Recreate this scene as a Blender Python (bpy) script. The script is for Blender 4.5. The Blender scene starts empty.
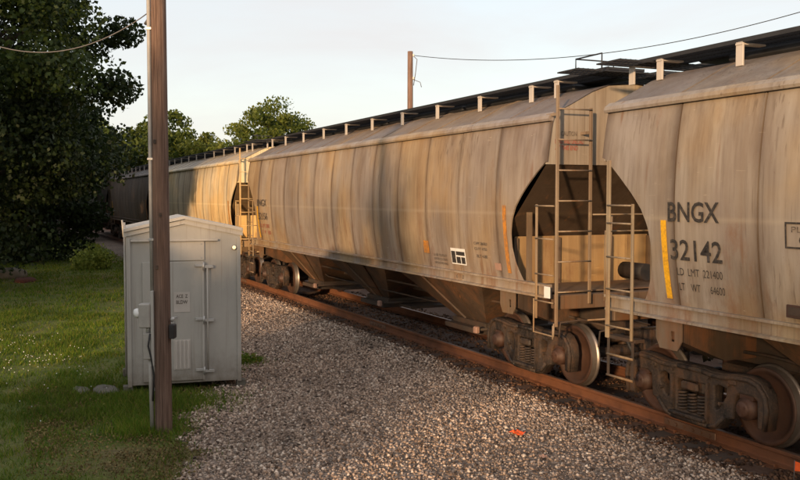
import bpy, math, random
import numpy as np
from mathutils import Vector, Matrix

scene = bpy.context.scene
COL = scene.collection
R = math.radians
random.seed(7)

# ------------------------------------------------------------------ camera
CAM = Vector((0.0, -8.533, 2.943))
HEAD = R(24.183)                      # angle between the view and the track
cam_data = bpy.data.cameras.new('camera')
cam_data.sensor_width = 36.0
cam_data.lens = 36.0 * 906.7 / 800.0
cam_data.clip_start = 0.1
cam_data.clip_end = 3000.0
cam = bpy.data.objects.new('camera', cam_data)
COL.objects.link(cam)
cam.location = CAM
cam.rotation_euler = (R(90 - 2.709), 0.0, R(90) - HEAD)
scene.camera = cam

# ------------------------------------------------------------------ sky, sun, exposure
SUN_EL = R(8.5)
SUN_XY = Vector((0.70, -0.714)).normalized()      # horizontal direction towards the sun
SUN_STRENGTH = 2.1
SKY_STRENGTH = 0.15
EXPOSURE = 1.22

world = bpy.data.worlds.new("World")
scene.world = world
world.use_nodes = True
wn, wl = world.node_tree.nodes, world.node_tree.links
for n in list(wn):
    wn.remove(n)
w_out = wn.new('ShaderNodeOutputWorld')
w_bg = wn.new('ShaderNodeBackground')
w_sky = wn.new('ShaderNodeTexSky')
w_sky.sky_type = 'NISHITA'
w_sky.sun_disc = False
w_sky.sun_elevation = SUN_EL
w_sky.sun_rotation = math.atan2(SUN_XY.x, SUN_XY.y)
w_sky.air_density = 1.0
w_sky.dust_density = 1.0
w_sky.ozone_density = 1.2
w_tc = wn.new('ShaderNodeTexCoord')
w_map = wn.new('ShaderNodeMapping')
w_map.inputs['Scale'].default_value = (1.0, 1.0, 3.2)
w_no = wn.new('ShaderNodeTexNoise')
w_no.inputs['Scale'].default_value = 2.3
w_no.inputs['Detail'].default_value = 7.0
w_no.inputs['Roughness'].default_value = 0.55
w_no.inputs['Distortion'].default_value = 0.4
w_ra = wn.new('ShaderNodeValToRGB')
w_ra.color_ramp.elements[0].position = 0.33
w_ra.color_ramp.elements[0].color = (0.72, 0.72, 0.72, 1)
w_ra.color_ramp.elements[1].position = 0.66
w_ra.color_ramp.elements[1].color = (0.93, 0.93, 0.93, 1)
w_mix = wn.new('ShaderNodeMixRGB')
w_mix.inputs['Color2'].default_value = (2.45, 2.36, 2.34, 1)   # thin high cloud
wl.new(w_tc.outputs['Generated'], w_map.inputs['Vector'])
wl.new(w_map.outputs['Vector'], w_no.inputs['Vector'])
wl.new(w_no.outputs['Fac'], w_ra.inputs['Fac'])
wl.new(w_ra.outputs['Color'], w_mix.inputs['Fac'])
wl.new(w_sky.outputs['Color'], w_mix.inputs['Color1'])
wl.new(w_mix.outputs['Color'], w_bg.inputs['Color'])
w_bg.inputs['Strength'].default_value = SKY_STRENGTH
wl.new(w_bg.outputs['Background'], w_out.inputs['Surface'])

sun_data = bpy.data.lights.new('sun', 'SUN')
sun_data.energy = SUN_STRENGTH
sun_data.angle = R(2.6)
sun_data.color = (1.0, 0.66, 0.37)
sun = bpy.data.objects.new('sun', sun_data)
COL.objects.link(sun)
SUN_DIR = Vector((SUN_XY.x * math.cos(SUN_EL), SUN_XY.y * math.cos(SUN_EL), math.sin(SUN_EL)))
sun.location = SUN_DIR * 60 + Vector((0, 0, 10))
sun.rotation_euler = (-SUN_DIR).to_track_quat('-Z', 'Y').to_euler()

scene.view_settings.view_transform = 'Standard'
scene.view_settings.look = 'None'
scene.view_settings.gamma = 1.0
scene.view_settings.use_curve_mapping = False
scene.view_settings.exposure = EXPOSURE

# ------------------------------------------------------------------ helpers: objects
def tag(o, label=None, cat=None, group=None, kind=None):
    if label: o['label'] = label
    if cat: o['category'] = cat
    if group: o['group'] = group
    if kind: o['kind'] = kind
    return o

def empty(name, loc=(0, 0, 0), rz=0.0):
    o = bpy.data.objects.new(name, None)
    o.empty_display_size = 0.3
    COL.objects.link(o)
    o.location = loc
    o.rotation_euler = (0, 0, rz)
    return o

def link(name, me, mat=None, parent=None, color=None):
    if mat is not None and len(me.materials) == 0:
        me.materials.append(mat)
    o = bpy.data.objects.new(name, me)
    COL.objects.link(o)
    if parent is not None: o.parent = parent
    if color is not None: o.color = (*color, 1.0)
    return o

def copy_tree(o, parent=None):
    c = o.copy()
    COL.objects.link(c)
    c.parent = parent
    for ch in list(o.children):
        copy_tree(ch, c)
    return c

# ------------------------------------------------------------------ helpers: meshes
class MB:
    def __init__(self):
        self.v, self.f, self.s = [], [], []
    def add(self, vs, fs, smooth=False):
        b = len(self.v)
        self.v += [tuple(p) for p in vs]
        self.f += [tuple(i + b for i in f) for f in fs]
        self.s += [smooth] * len(fs)
        return self
    def box(self, x0, x1, y0, y1, z0, z1, bev=0.0):
        if bev <= 0:
            vs = [(x0, y0, z0), (x1, y0, z0), (x1, y1, z0), (x0, y1, z0), (x0, y0, z1), (x1, y0, z1), (x1, y1, z1), (x0, y1, z1)]
            return self.add(vs, [(3, 2, 1, 0), (4, 5, 6, 7), (0, 1, 5, 4), (1, 2, 6, 5), (2, 3, 7, 6), (3, 0, 4, 7)])
        b = bev
        vs = []
        for z, i in ((z0, b), (z0 + b, 0), (z1 - b, 0), (z1, b)):
            vs += [(x0 + i + b, y0 + i, z), (x1 - i - b, y0 + i, z), (x1 - i, y0 + i + b, z), (x1 - i, y1 - i - b, z),
                   (x1 - i - b, y1 - i, z), (x0 + i + b, y1 - i, z), (x0 + i, y1 - i - b, z), (x0 + i, y0 + i + b, z)]
        fs = [tuple(range(7, -1, -1)), tuple(range(24, 32))]
        for k in range(3):
            for j in range(8):
                fs.append((k * 8 + j, k * 8 + (j + 1) % 8, k * 8 + 8 + (j + 1) % 8, k * 8 + 8 + j))
        return self.add(vs, fs)
    def tube(self, pts, r, n=8, cap=True, closed=False):
        pts = [Vector(p) for p in pts]
        m = len(pts)
        rs = r if isinstance(r, (list, tuple)) else [r] * m
        vs, fs = [], []
        up = Vector((0, 0, 1))
        prev = None
        for i, p in enumerate(pts):
            if closed: t = pts[(i + 1) % m] - pts[i - 1]
            else: t = pts[min(i + 1, m - 1)] - pts[max(i - 1, 0)]
            t.normalize()
            if prev is None:
                a = up if abs(t.dot(up)) < 0.9 else Vector((1, 0, 0))
                u = (a - t * a.dot(t)).normalized()
            else:
                u = (prev - t * prev.dot(t)).normalized()
            prev = u
            w = t.cross(u)
            for k in range(n):
                an = 2 * math.pi * (k + 0.5) / n
                vs.append(p + (u * math.cos(an) + w * math.sin(an)) * rs[i])
        for i in range(m if closed else m - 1):
            a, b = i * n, ((i + 1) % m) * n
            for k in range(n):
                fs.append((a + k, a + (k + 1) % n, b + (k + 1) % n, b + k))
        self.add(vs, fs, n > 4)
        if cap and not closed:
            b = len(self.v) - len(vs)
            self.f.append(tuple(b + k for k in range(n - 1, -1, -1))); self.s.append(False)
            self.f.append(tuple(b + (m - 1) * n + k for k in range(n))); self.s.append(False)
        return self
    def lathe(self, prof, origin, axis='y', n=24, smooth=True):
        """prof: list of (r, a) revolved about an axis through origin."""
        o = Vector(origin)
        vs, fs = [], []
        for (r, a) in prof:
            for k in range(n):
                an = 2 * math.pi * k / n
                c, s = r * math.cos(an), r * math.sin(an)
                vs.append(o + (Vector((c, a, s)) if axis == 'y' else Vector((a, c, s)) if axis == 'x' else Vector((c, s, a))))
        for i in range(len(prof) - 1):
            for k in range(n):
                q = (i * n + k, i * n + (k + 1) % n, (i + 1) * n + (k + 1) % n, (i + 1) * n + k)
                fs.append(q if axis == 'z' else q[::-1])
        b = len(self.v)
        self.add(vs, fs, smooth)
        if prof[0][0] > 1e-5: self.f.append(tuple(b + k for k in range(n))); self.s.append(False)
        if prof[-1][0] > 1e-5: self.f.append(tuple(b + (len(prof) - 1) * n + k for k in range(n - 1, -1, -1))); self.s.append(False)
        return self
    def prism(self, poly, a, b, plane='xz'):
        """closed polygon extruded between a and b along the third axis"""
        def P(p, t):
            return (p[0], t, p[1]) if plane == 'xz' else (t, p[0], p[1]) if plane == 'yz' else (p[0], p[1], t)
        n = len(poly)
        vs = [P(p, a) for p in poly] + [P(p, b) for p in poly]
        fs = [tuple(range(n)), tuple(range(2 * n - 1, n - 1, -1))]
        for k in range(n):
            fs.append((k, k + n, (k + 1) % n + n, (k + 1) % n))
        return self.add(vs, fs)
    def mesh(self, name, fix=True):
        me = bpy.data.meshes.new(name)
        me.from_pydata(self.v, [], self.f)
        me.polygons.foreach_set('use_smooth', self.s)
        if fix:
            import bmesh
            bm = bmesh.new(); bm.from_mesh(me)
            bmesh.ops.recalc_face_normals(bm, faces=bm.faces)
            bm.to_mesh(me); bm.free()
        me.update()
        return me
    def build(self, name, mat, parent=None, color=None):
        return link(name, self.mesh(name), mat, parent, color)

def np_mesh(name, verts, nv_face, faces, mats, mat_idx=None, smooth=False):
    """fast mesh from numpy arrays, all faces with nv_face corners"""
    me = bpy.data.meshes.new(name)
    nf = len(faces)
    me.vertices.add(len(verts)); me.loops.add(nf * nv_face); me.polygons.add(nf)
    me.vertices.foreach_set('co', np.ascontiguousarray(verts, dtype=np.float32).ravel())
    me.loops.foreach_set('vertex_index', np.ascontiguousarray(faces, dtype=np.int32).ravel())
    me.polygons.foreach_set('loop_start', np.arange(0, nf * nv_face, nv_face, dtype=np.int32))
    me.polygons.foreach_set('loop_total', np.full(nf, nv_face, dtype=np.int32))
    for m in mats: me.materials.append(m)
    if mat_idx is not None: me.polygons.foreach_set('material_index', mat_idx.astype(np.int32))
    if smooth: me.polygons.foreach_set('use_smooth', np.ones(nf, dtype=bool))
    me.update(calc_edges=True)
    me.validate()
    return me

def curve_mesh(name, loops, extrude, bevel=0.0):
    """flat outline with holes -> solid of thickness 2*(extrude+bevel), in the local XY plane"""
    cu = bpy.data.curves.new(name, 'CURVE')
    cu.dimensions = '2D'; cu.fill_mode = 'BOTH'; cu.extrude = extrude; cu.bevel_depth = bevel; cu.bevel_resolution = 1
    for lp in loops:
        sp = cu.splines.new('POLY'); sp.points.add(len(lp) - 1)
        for p, q in zip(sp.points, lp): p.co = (q[0], q[1], 0, 1)
        sp.use_cyclic_u = True
    o = bpy.data.objects.new(name, cu); COL.objects.link(o)
    me = bpy.data.meshes.new_from_object(o.evaluated_get(bpy.context.evaluated_depsgraph_get()))
    bpy.data.objects.remove(o); bpy.data.curves.remove(cu)
    me.name = name
    return me

def text_mesh(name, txt, width=None, height=1.0, bold=0.0, fixed=None):
    """flat lettering in local XY, scaled to width x height, lower left at the origin"""
    cu = bpy.data.curves.new(name, 'FONT')
    cu.body = txt; cu.size = 1.0; cu.fill_mode = 'FRONT'; cu.resolution_u = 3; cu.offset = bold
    o = bpy.data.objects.new(name, cu); COL.objects.link(o)
    me = bpy.data.meshes.new_from_object(o.evaluated_get(bpy.context.evaluated_depsgraph_get()))
    bpy.data.objects.remove(o); bpy.data.curves.remove(cu)
    n = len(me.vertices); co = np.empty(n * 3, dtype=np.float32); me.vertices.foreach_get('co', co); co = co.reshape(-1, 3)
    lo, hi = co.min(0), co.max(0)
    sy = height / (hi[1] - lo[1]); sx = (width / (hi[0] - lo[0])) if width else sy
    co = (co - lo) * np.array([sx, sy, 0])
    me.vertices.foreach_set('co', co.ravel().astype(np.float32)); me.update(); me.name = name
    return me

def warp(me, fn):
    for v in me.vertices: v.co = fn(v.co)
    me.update()
    return me

# ------------------------------------------------------------------ helpers: materials
def new_mat(name):
    m = bpy.data.materials.new(name); m.use_nodes = True
    nt = m.node_tree
    for n in list(nt.nodes): nt.nodes.remove(n)
    out = nt.nodes.new('ShaderNodeOutputMaterial'); b = nt.nodes.new('ShaderNodeBsdfPrincipled')
    nt.links.new(b.outputs[0], out.inputs['Surface'])
    return m, nt, b, out

def N(nt, t, **kw):
    n = nt.nodes.new(t)
    for k, v in kw.items():
        if k in n.inputs: n.inputs[k].default_value = v
        else: setattr(n, k, v)
    return n

def noise(nt, vec, scale=(1, 1, 1), s=1.0, detail=4.0, rough=0.55, dist=0.0):
    mp = N(nt, 'ShaderNodeMapping'); mp.inputs['Scale'].default_value = scale
    nt.links.new(vec, mp.inputs['Vector'])
    no = N(nt, 'ShaderNodeTexNoise'); no.inputs['Scale'].default_value = s; no.inputs['Detail'].default_value = detail
    no.inputs['Roughness'].default_value = rough; no.inputs['Distortion'].default_value = dist
    nt.links.new(mp.outputs[0], no.inputs['Vector'])
    return no.outputs['Fac']

def ramp(nt, fac, stops):
    r = N(nt, 'ShaderNodeValToRGB')
    el = r.color_ramp.elements
    while len(el) < len(stops): el.new(0.5)
    for e, (p, c) in zip(el, stops):
        e.position = p; e.color = (*c, 1) if len(c) == 3 else c
    nt.links.new(fac, r.inputs['Fac'])
    return r.outputs['Color']

def mix(nt, fac, a, b, mode='MIX'):
    m = N(nt, 'ShaderNodeMixRGB', blend_type=mode)
    for sock, val in (('Fac', fac), ('Color1', a), ('Color2', b)):
        if isinstance(val, (int, float)): m.inputs[sock].default_value = val
        elif isinstance(val, tuple): m.inputs[sock].default_value = (*val, 1)
        else: nt.links.new(val, m.inputs[sock])
    return m.outputs['Color']

def bump(nt, b, height, strength=0.3, dist=0.01):
    bp = N(nt, 'ShaderNodeBump'); bp.inputs['Strength'].default_value = strength; bp.inputs['Distance'].default_value = dist
    nt.links.new(height, bp.inputs['Height']); nt.links.new(bp.outputs[0], b.inputs['Normal'])

G1 = lambda v: (v, v, v)
def mapr(nt, sock, a, b):
    n = N(nt, 'ShaderNodeMapRange'); n.inputs['From Min'].default_value = a; n.inputs['From Max'].default_value = b
    nt.links.new(sock, n.inputs['Value'])
    return n.outputs['Result']

def simple_mat(name, c, rough=0.6, metal=0.0, var=0.25, s=6.0, c2=None, amt=0.4, thr=0.55, bmp=0.15, stretch=(1, 1, 1)):
    """plain colour broken up by world-space noise and an optional second (wear) colour"""
    m, nt, b, _ = new_mat(name)
    pos = N(nt, 'ShaderNodeNewGeometry').outputs['Position']
    a = noise(nt, pos, stretch, s, 6, 0.6)
    col = ramp(nt, a, [(0.3, tuple(x * (1 - var) for x in c)), (0.7, tuple(min(1, x * (1 + var)) for x in c))])
    if c2:
        f = ramp(nt, noise(nt, pos, stretch, s * 0.55, 8, 0.7), [(thr - 0.08, G1(0)), (thr + 0.12, G1(amt))])
        col = mix(nt, f, col, c2)
    nt.links.new(col, b.inputs['Base Color'])
    b.inputs['Roughness'].default_value = rough; b.inputs['Metallic'].default_value = metal
    if bmp: bump(nt, b, noise(nt, pos, stretch, s * 5, 4, 0.6), bmp, 0.01)
    return m

def car_paint(name='weathered_car_paint', seams=False):
    """weathered car paint; the base tint is the object's own colour"""
    m, nt, b, _ = new_mat(name)
    geo = N(nt, 'ShaderNodeNewGeometry'); pos = geo.outputs['Position']
    tint = N(nt, 'ShaderNodeObjectInfo').outputs['Color']
    streak = noise(nt, pos, (1, 1, 0.10), 3.2, 6, 0.62)                 # vertical run-off streaks
    fine = noise(nt, pos, (1, 1, 0.05), 17.0, 4, 0.6)
    blot = noise(nt, pos, (1, 1, 1), 0.75, 5, 0.6)
    c = mix(nt, ramp(nt, streak, [(0.36, G1(0.0)), (0.64, G1(0.68))]), tint, mix(nt, 1.0, tint, (0.55, 0.43, 0.32), 'MULTIPLY'))
    c = mix(nt, ramp(nt, fine, [(0.46, G1(0.0)), (0.70, G1(0.42))]), c, mix(nt, 1.0, tint, (0.42, 0.34, 0.28), 'MULTIPLY'))
    c = mix(nt, ramp(nt, blot, [(0.42, G1(0.0)), (0.70, G1(0.5))]), c, mix(nt, 1.0, tint, (1.18, 1.14, 1.06), 'MULTIPLY'))
    drift = noise(nt, pos, (1, 1, 0.6), 0.38, 4, 0.6)
    c = mix(nt, ramp(nt, drift, [(0.40, G1(0.55)), (0.50, G1(0.0))]), c, mix(nt, 1.0, c, (0.80, 0.78, 0.86), 'MULTIPLY'))
    c = mix(nt, ramp(nt, drift, [(0.50, G1(0.0)), (0.60, G1(1.0))]), c, mix(nt, 1.0, c, (1.10, 0.95, 0.70), 'MULTIPLY'))
    sx = N(nt, 'ShaderNodeSeparateXYZ'); nt.links.new(pos, sx.inputs[0])
    # rust in blotches that favour the lower edge of the sheets
    rz = ramp(nt, mapr(nt, sx.outputs['Z'], 1.4, 3.2), [(0.0, G1(0.13)), (0.5, G1(0.05)), (1.0, G1(0.0))])
    rn = noise(nt, pos, (1, 1, 0.45), 2.1, 9, 0.72)
    rf = N(nt, 'ShaderNodeMath', operation='ADD'); nt.links.new(rn, rf.inputs[0]); nt.links.new(rz, rf.inputs[1])
    c = mix(nt, ramp(nt, rf.outputs[0], [(0.60, G1(0.0)), (0.76, G1(0.62))]), c, (0.20, 0.085, 0.035))
    # narrow rust runs
    rn2 = noise(nt, pos, (1, 1, 0.03), 7.5, 5, 0.5)
    c = mix(nt, ramp(nt, rn2, [(0.64, G1(0.0)), (0.72, G1(0.55))]), c, (0.19, 0.095, 0.045))
    # crisp chips, drips and scratches
    ch = noise(nt, pos, (1, 1, 0.55), 34.0, 8, 0.75)
    c = mix(nt, ramp(nt, ch, [(0.66, G1(0.0)), (0.675, G1(0.75))]), c, (0.13, 0.06, 0.03))
    dr_ = noise(nt, pos, (1, 1, 0.012), 26.0, 3, 0.5)
    msk = noise(nt, pos, (1, 1, 0.7), 1.1, 4, 0.6)
    dm = N(nt, 'ShaderNodeMath', operation='MULTIPLY'); nt.links.new(ramp(nt, dr_, [(0.60, G1(0.0)), (0.635, G1(1.0))]), dm.inputs[0]); nt.links.new(ramp(nt, msk, [(0.45, G1(0.0)), (0.6, G1(0.5))]), dm.inputs[1])
    c = mix(nt, dm.outputs[0], c, mix(nt, 1.0, tint, (0.36, 0.28, 0.21), 'MULTIPLY'))
    sc_ = noise(nt, pos, (0.10, 0.10, 1), 40.0, 4, 0.6)
    sm_ = N(nt, 'ShaderNodeMath', operation='MULTIPLY'); nt.links.new(ramp(nt, sc_, [(0.67, G1(0.0)), (0.70, G1(1.0))]), sm_.inputs[0]); nt.links.new(ramp(nt, msk, [(0.40, G1(0.7)), (0.55, G1(0.0))]), sm_.inputs[1])
    c = mix(nt, sm_.outputs[0], c, mix(nt, 1.0, tint, (1.35, 1.3, 1.2), 'MULTIPLY'))
    # faint paler horizontal line along the car at shoulder height
    wv = ramp(nt, mapr(nt, sx.outputs['Z'], 2.0, 3.4), [(0.47, G1(0)), (0.50, G1(0.30)), (0.53, G1(0))])
    c = mix(nt, wv, c, mix(nt, 1.0, tint, (1.3, 1.25, 1.1), 'MULTIPLY'))
    if seams:   # grime that has collected along the welded joints of each sheet
        ob = N(nt, 'ShaderNodeSeparateXYZ'); nt.links.new(N(nt, 'ShaderNodeTexCoord').outputs['Object'], ob.inputs[0])
        ab = N(nt, 'ShaderNodeMath', operation='ABSOLUTE'); nt.links.new(ob.outputs['X'], ab.inputs[0])
        sub = N(nt, 'ShaderNodeMath', operation='MULTIPLY_ADD'); sub.inputs[1].default_value = 0.22; nt.links.new(noise(nt, pos, (1, 1, 0.35), 2.6, 5, 0.65), sub.inputs[0]); nt.links.new(ab.outputs[0], sub.inputs[2])
        c = mix(nt, ramp(nt, mapr(nt, sub.outputs[0], 0.60, 0.76), [(0.0, G1(0.0)), (0.45, G1(0.25)), (1.0, G1(0.8))]), c, (0.085, 0.058, 0.042))
        rnd = N(nt, 'ShaderNodeObjectInfo').outputs['Random']
        c = mix(nt, 1.0, c, ramp(nt, rnd, [(0.0, (0.86, 0.84, 0.84)), (0.5, (1.0, 0.98, 0.95)), (1.0, (1.12, 1.06, 0.96))]), 'MULTIPLY')
    nt.links.new(c, b.inputs['Base Color'])
    nt.links.new(ramp(nt, blot, [(0.3, G1(0.55)), (0.7, G1(0.75))]), b.inputs['Roughness'])
    bump(nt, b, noise(nt, pos, (1, 1, 0.5), 1.3, 3, 0.5), 0.55, 0.02)
    return m

def island_mat(name, stops, rough=0.85, translucent=0.0, spec=0.3):
    m, nt, b, out = new_mat(name)
    rnd = N(nt, 'ShaderNodeNewGeometry').outputs['Random Per Island']
    col = ramp(nt, rnd, stops)
    pos = N(nt, 'ShaderNodeNewGeometry').outputs['Position']
    col = mix(nt, 1.0, col, ramp(nt, noise(nt, pos, (1, 1, 1), 0.45, 3), [(0.3, G1(0.72)), (0.7, G1(1.2))]), 'MULTIPLY')
    nt.links.new(col, b.inputs['Base Color'])
    b.inputs['Roughness'].default_value = rough
    b.inputs['Specular IOR Level'].default_value = spec
    if translucent:
        tr = N(nt, 'ShaderNodeBsdfTranslucent'); nt.links.new(col, tr.inputs['Color'])
        ms = N(nt, 'ShaderNodeMixShader'); ms.inputs['Fac'].default_value = translucent
        nt.links.new(b.outputs[0], ms.inputs[1]); nt.links.new(tr.outputs[0], ms.inputs[2])
        nt.links.new(ms.outputs[0], out.inputs['Surface'])
    return m

M = {}
M['paint'] = car_paint()
M['panel'] = car_paint('weathered_side_sheet', True)
M['dirty'] = simple_mat('dirty_underframe', (0.045, 0.034, 0.026), 0.8, 0, 0.35, 3.0, (0.10, 0.05, 0.026), 0.6, 0.52)
M['black_iron'] = simple_mat('black_iron', (0.028, 0.026, 0.026), 0.65, 0.2, 0.3, 5.0, (0.07, 0.035, 0.02), 0.5, 0.55)
def cast_mat():
    m, nt, b, _ = new_mat('rusty_cast_steel')
    pos = N(nt, 'ShaderNodeNewGeometry').outputs['Position']
    a_ = noise(nt, pos, (1, 1, 1), 3.5, 8, 0.7); f_ = noise(nt, pos, (1, 1, 1), 38.0, 6, 0.7)
    c = ramp(nt, a_, [(0.36, (0.016, 0.013, 0.012)), (0.50, (0.045, 0.031, 0.023)), (0.64, (0.095, 0.050, 0.027))])
    c = mix(nt, ramp(nt, f_, [(0.50, G1(0)), (0.66, G1(0.6))]), c, (0.115, 0.075, 0.048))
    g_ = noise(nt, pos, (1, 1, 0.3), 5.0, 4, 0.6)
    c = mix(nt, ramp(nt, g_, [(0.54, G1(0)), (0.64, G1(0.85))]), c, (0.012, 0.011, 0.011))
    nt.links.new(c, b.inputs['Base Color']); nt.links.new(ramp(nt, g_, [(0.5, G1(0.78)), (0.66, G1(0.38))]), b.inputs['Roughness'])
    bump(nt, b, f_, 0.7, 0.012)
    return m
M['truck'] = cast_mat()
M['wheel'] = simple_mat('rusty_wheel', (0.075, 0.036, 0.022), 0.6, 0.15, 0.3, 4.0, (0.05, 0.035, 0.03), 0.6, 0.52, 0.2)
M['tread'] = simple_mat('polished_tread', (0.30, 0.26, 0.23), 0.42, 0.8, 0.15, 8.0, None, bmp=0)
M['grating'] = simple_mat('dark_grating', (0.035, 0.036, 0.04), 0.6, 0.3, 0.2, 5.0, None, bmp=0)
M['letter'] = simple_mat('black_stencil', (0.028, 0.024, 0.022), 0.7, 0, 0.4, 40.0, (0.18, 0.15, 0.12), 0.5, 0.57, 0)
M['letter_worn'] = simple_mat('worn_stencil', (0.065, 0.05, 0.04), 0.7, 0, 0.3, 40.0, (0.22, 0.18, 0.14), 0.8, 0.5, 0)
M['letter_red'] = simple_mat('red_stencil', (0.36, 0.06, 0.04), 0.7, 0, 0.2, 9.0, (0.3, 0.2, 0.14), 0.4, 0.56, 0)
M['yellow'] = simple_mat('yellow_reflective', (0.78, 0.42, 0.02), 0.45, 0, 0.18, 30.0, (0.30, 0.15, 0.05), 0.7, 0.56, 0)
M['orange_rust'] = simple_mat('orange_stripe', (0.55, 0.22, 0.03), 0.55, 0, 0.25, 22.0, (0.26, 0.15, 0.08), 0.8, 0.50, 0)
M['white'] = simple_mat('white_plate', (0.78, 0.77, 0.74), 0.5, 0, 0.08, 9.0, None, bmp=0)
M['pink'] = simple_mat('faded_placard', (0.36, 0.22, 0.165), 0.6, 0, 0.15, 9.0, None, bmp=0)
M['rail'] = simple_mat('rusty_rail', (0.15, 0.06, 0.028), 0.75, 0.1, 0.25, 4.0, (0.22, 0.085, 0.034), 0.6, 0.5, 0.25)
M['railhead'] = simple_mat('worn_railhead', (0.22, 0.14, 0.10), 0.5, 0.5, 0.2, 5.0, (0.18, 0.09, 0.05), 0.6, 0.5, 0)
M['tie'] = simple_mat('creosoted_timber', (0.060, 0.042, 0.032), 0.9, 0, 0.35, 7.0, (0.13, 0.08, 0.055), 0.5, 0.5, 0.5, (0.2, 0.04, 1))
def shed_mat(name, c):
    m, nt, b, _ = new_mat(name)
    pos = N(nt, 'ShaderNodeNewGeometry').outputs['Position']
    a_ = noise(nt, pos, (1, 1, 0.5), 1.6, 6, 0.65)
    col = ramp(nt, a_, [(0.32, tuple(x * 0.86 for x in c)), (0.68, tuple(x * 1.07 for x in c))])
    run = noise(nt, pos, (1, 1, 0.03), 22.0, 5, 0.6)
    col = mix(nt, ramp(nt, run, [(0.56, G1(0)), (0.72, G1(0.42))]), col, (0.20, 0.15, 0.11))
    sx_ = N(nt, 'ShaderNodeSeparateXYZ'); nt.links.new(pos, sx_.inputs[0])
    h = N(nt, 'ShaderNodeMath', operation='MULTIPLY_ADD'); h.inputs[1].default_value = -0.75
    nt.links.new(noise(nt, pos, (1, 1, 1), 7.0, 7, 0.7), h.inputs[0]); nt.links.new(sx_.outputs['Z'], h.inputs[2])
    col = mix(nt, ramp(nt, mapr(nt, h.outputs[0], -0.35, 0.25), [(0.0, G1(0.75)), (0.5, G1(0.28)), (1.0, G1(0.0))]), col, (0.13, 0.095, 0.062))
    ch = noise(nt, pos, (1, 1, 0.8), 30.0, 8, 0.75)
    col = mix(nt, ramp(nt, ch, [(0.685, G1(0)), (0.70, G1(0.7))]), col, (0.16, 0.085, 0.045))
    nt.links.new(col, b.inputs['Base Color']); b.inputs['Roughness'].default_value = 0.55
    bump(nt, b, noise(nt, pos, (1, 1, 0.6), 2.2, 3), 0.25, 0.02)
    return m
M['shed'] = shed_mat('grey_shed_paint', (0.41, 0.39, 0.352)); M['shed_trim'] = shed_mat('pale_shed_trim', (0.46, 0.435, 0.395))
M['louvre'] = simple_mat('pale_louvre', (0.50, 0.455, 0.41), 0.55, 0, 0.08, 4.0, None, bmp=0)
M['galv'] = simple_mat('galvanised_metal', (0.46, 0.45, 0.43), 0.42, 0.55, 0.12, 10.0, (0.24, 0.17, 0.12), 0.4, 0.62, 0.1)
M['conduit'] = simple_mat('grey_conduit', (0.37, 0.345, 0.31), 0.5, 0.1, 0.12, 8.0, None, bmp=0)
M['insul'] = simple_mat('black_cable', (0.02, 0.02, 0.02), 0.6, 0, 0.1, 8.0, None, bmp=0)
M['wire'] = simple_mat('grey_wire', (0.14, 0.13, 0.13), 0.6, 0.3, 0.1, 8.0, None, bmp=0)
M['stone'] = simple_mat('field_stone', (0.13, 0.115, 0.098), 0.9, 0, 0.25, 5.0, (0.10, 0.10, 0.06), 0.5, 0.5, 0.5)
M['mulch'] = simple_mat('red_mulch', (0.075, 0.026, 0.019), 0.95, 0, 0.35, 14.0, None, bmp=0.6)
M['orange'] = simple_mat('orange_plastic', (0.85, 0.12, 0.02), 0.5, 0, 0.12, 20.0, None, bmp=0)
M['bark'] = simple_mat('dark_bark', (0.055, 0.042, 0.032), 0.95, 0, 0.35, 6.0, None, bmp=0.6, stretch=(1, 1, 0.2))

def pole_mat(name='weathered_pole_wood', k=1.35):
    m, nt, b, _ = new_mat(name)
    pos = N(nt, 'ShaderNodeNewGeometry').outputs['Position']
    g = noise(nt, pos, (1, 1, 0.035), 42.0, 5, 0.65)
    big = noise(nt, pos, (1, 1, 0.25), 3.0, 4, 0.6)
    c = ramp(nt, g, [(0.32, (0.045, 0.024, 0.016)), (0.5, (0.110, 0.066, 0.047)), (0.72, (0.195, 0.128, 0.095))])
    c = mix(nt, ramp(nt, big, [(0.42, G1(0)), (0.7, G1(0.6))]), c, (0.075, 0.045, 0.033))
    c = mix(nt, 1.0, c, G1(k), 'MULTIPLY')
    nt.links.new(c, b.inputs['Base Color']); b.inputs['Roughness'].default_value = 0.9
    bump(nt, b, g, 0.8, 0.015)
    return m
M['pole'] = pole_mat(); M['far_pole'] = pole_mat('pale_pole_wood', 2.0)

LEAF = {
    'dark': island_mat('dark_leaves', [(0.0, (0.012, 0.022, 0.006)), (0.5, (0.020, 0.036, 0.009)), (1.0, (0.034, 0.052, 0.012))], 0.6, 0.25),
    'mid': island_mat('mid_leaves', [(0.0, (0.060, 0.090, 0.016)), (0.5, (0.095, 0.13, 0.022)), (1.0, (0.14, 0.165, 0.030))], 0.6, 0.4),
    'light': island_mat('yellow_green_leaves', [(0.0, (0.10, 0.13, 0.020)), (0.5, (0.15, 0.18, 0.028)), (1.0, (0.20, 0.21, 0.04))], 0.6, 0.4),
    'deep_lit': island_mat('deep_green_lit_leaves', [(0.0, (0.018, 0.036, 0.007)), (1.0, (0.048, 0.075, 0.014))], 0.6, 0.25),
    'brush': island_mat('added_dark_brush', [(0.0, (0.012, 0.012, 0.006)), (1.0, (0.03, 0.028, 0.012))], 0.8, 0.1),
    'grass': island_mat('grass_blades', [(0.0, (0.055, 0.11, 0.008)), (0.5, (0.10, 0.175, 0.011)), (0.80, (0.165, 0.205, 0.018)), (1.0, (0.24, 0.20, 0.05))], 0.75, 0.3),
    'weed': island_mat('weed_leaves', [(0.0, (0.16, 0.22, 0.035)), (1.0, (0.30, 0.34, 0.07))], 0.7, 0.35),
}
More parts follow.
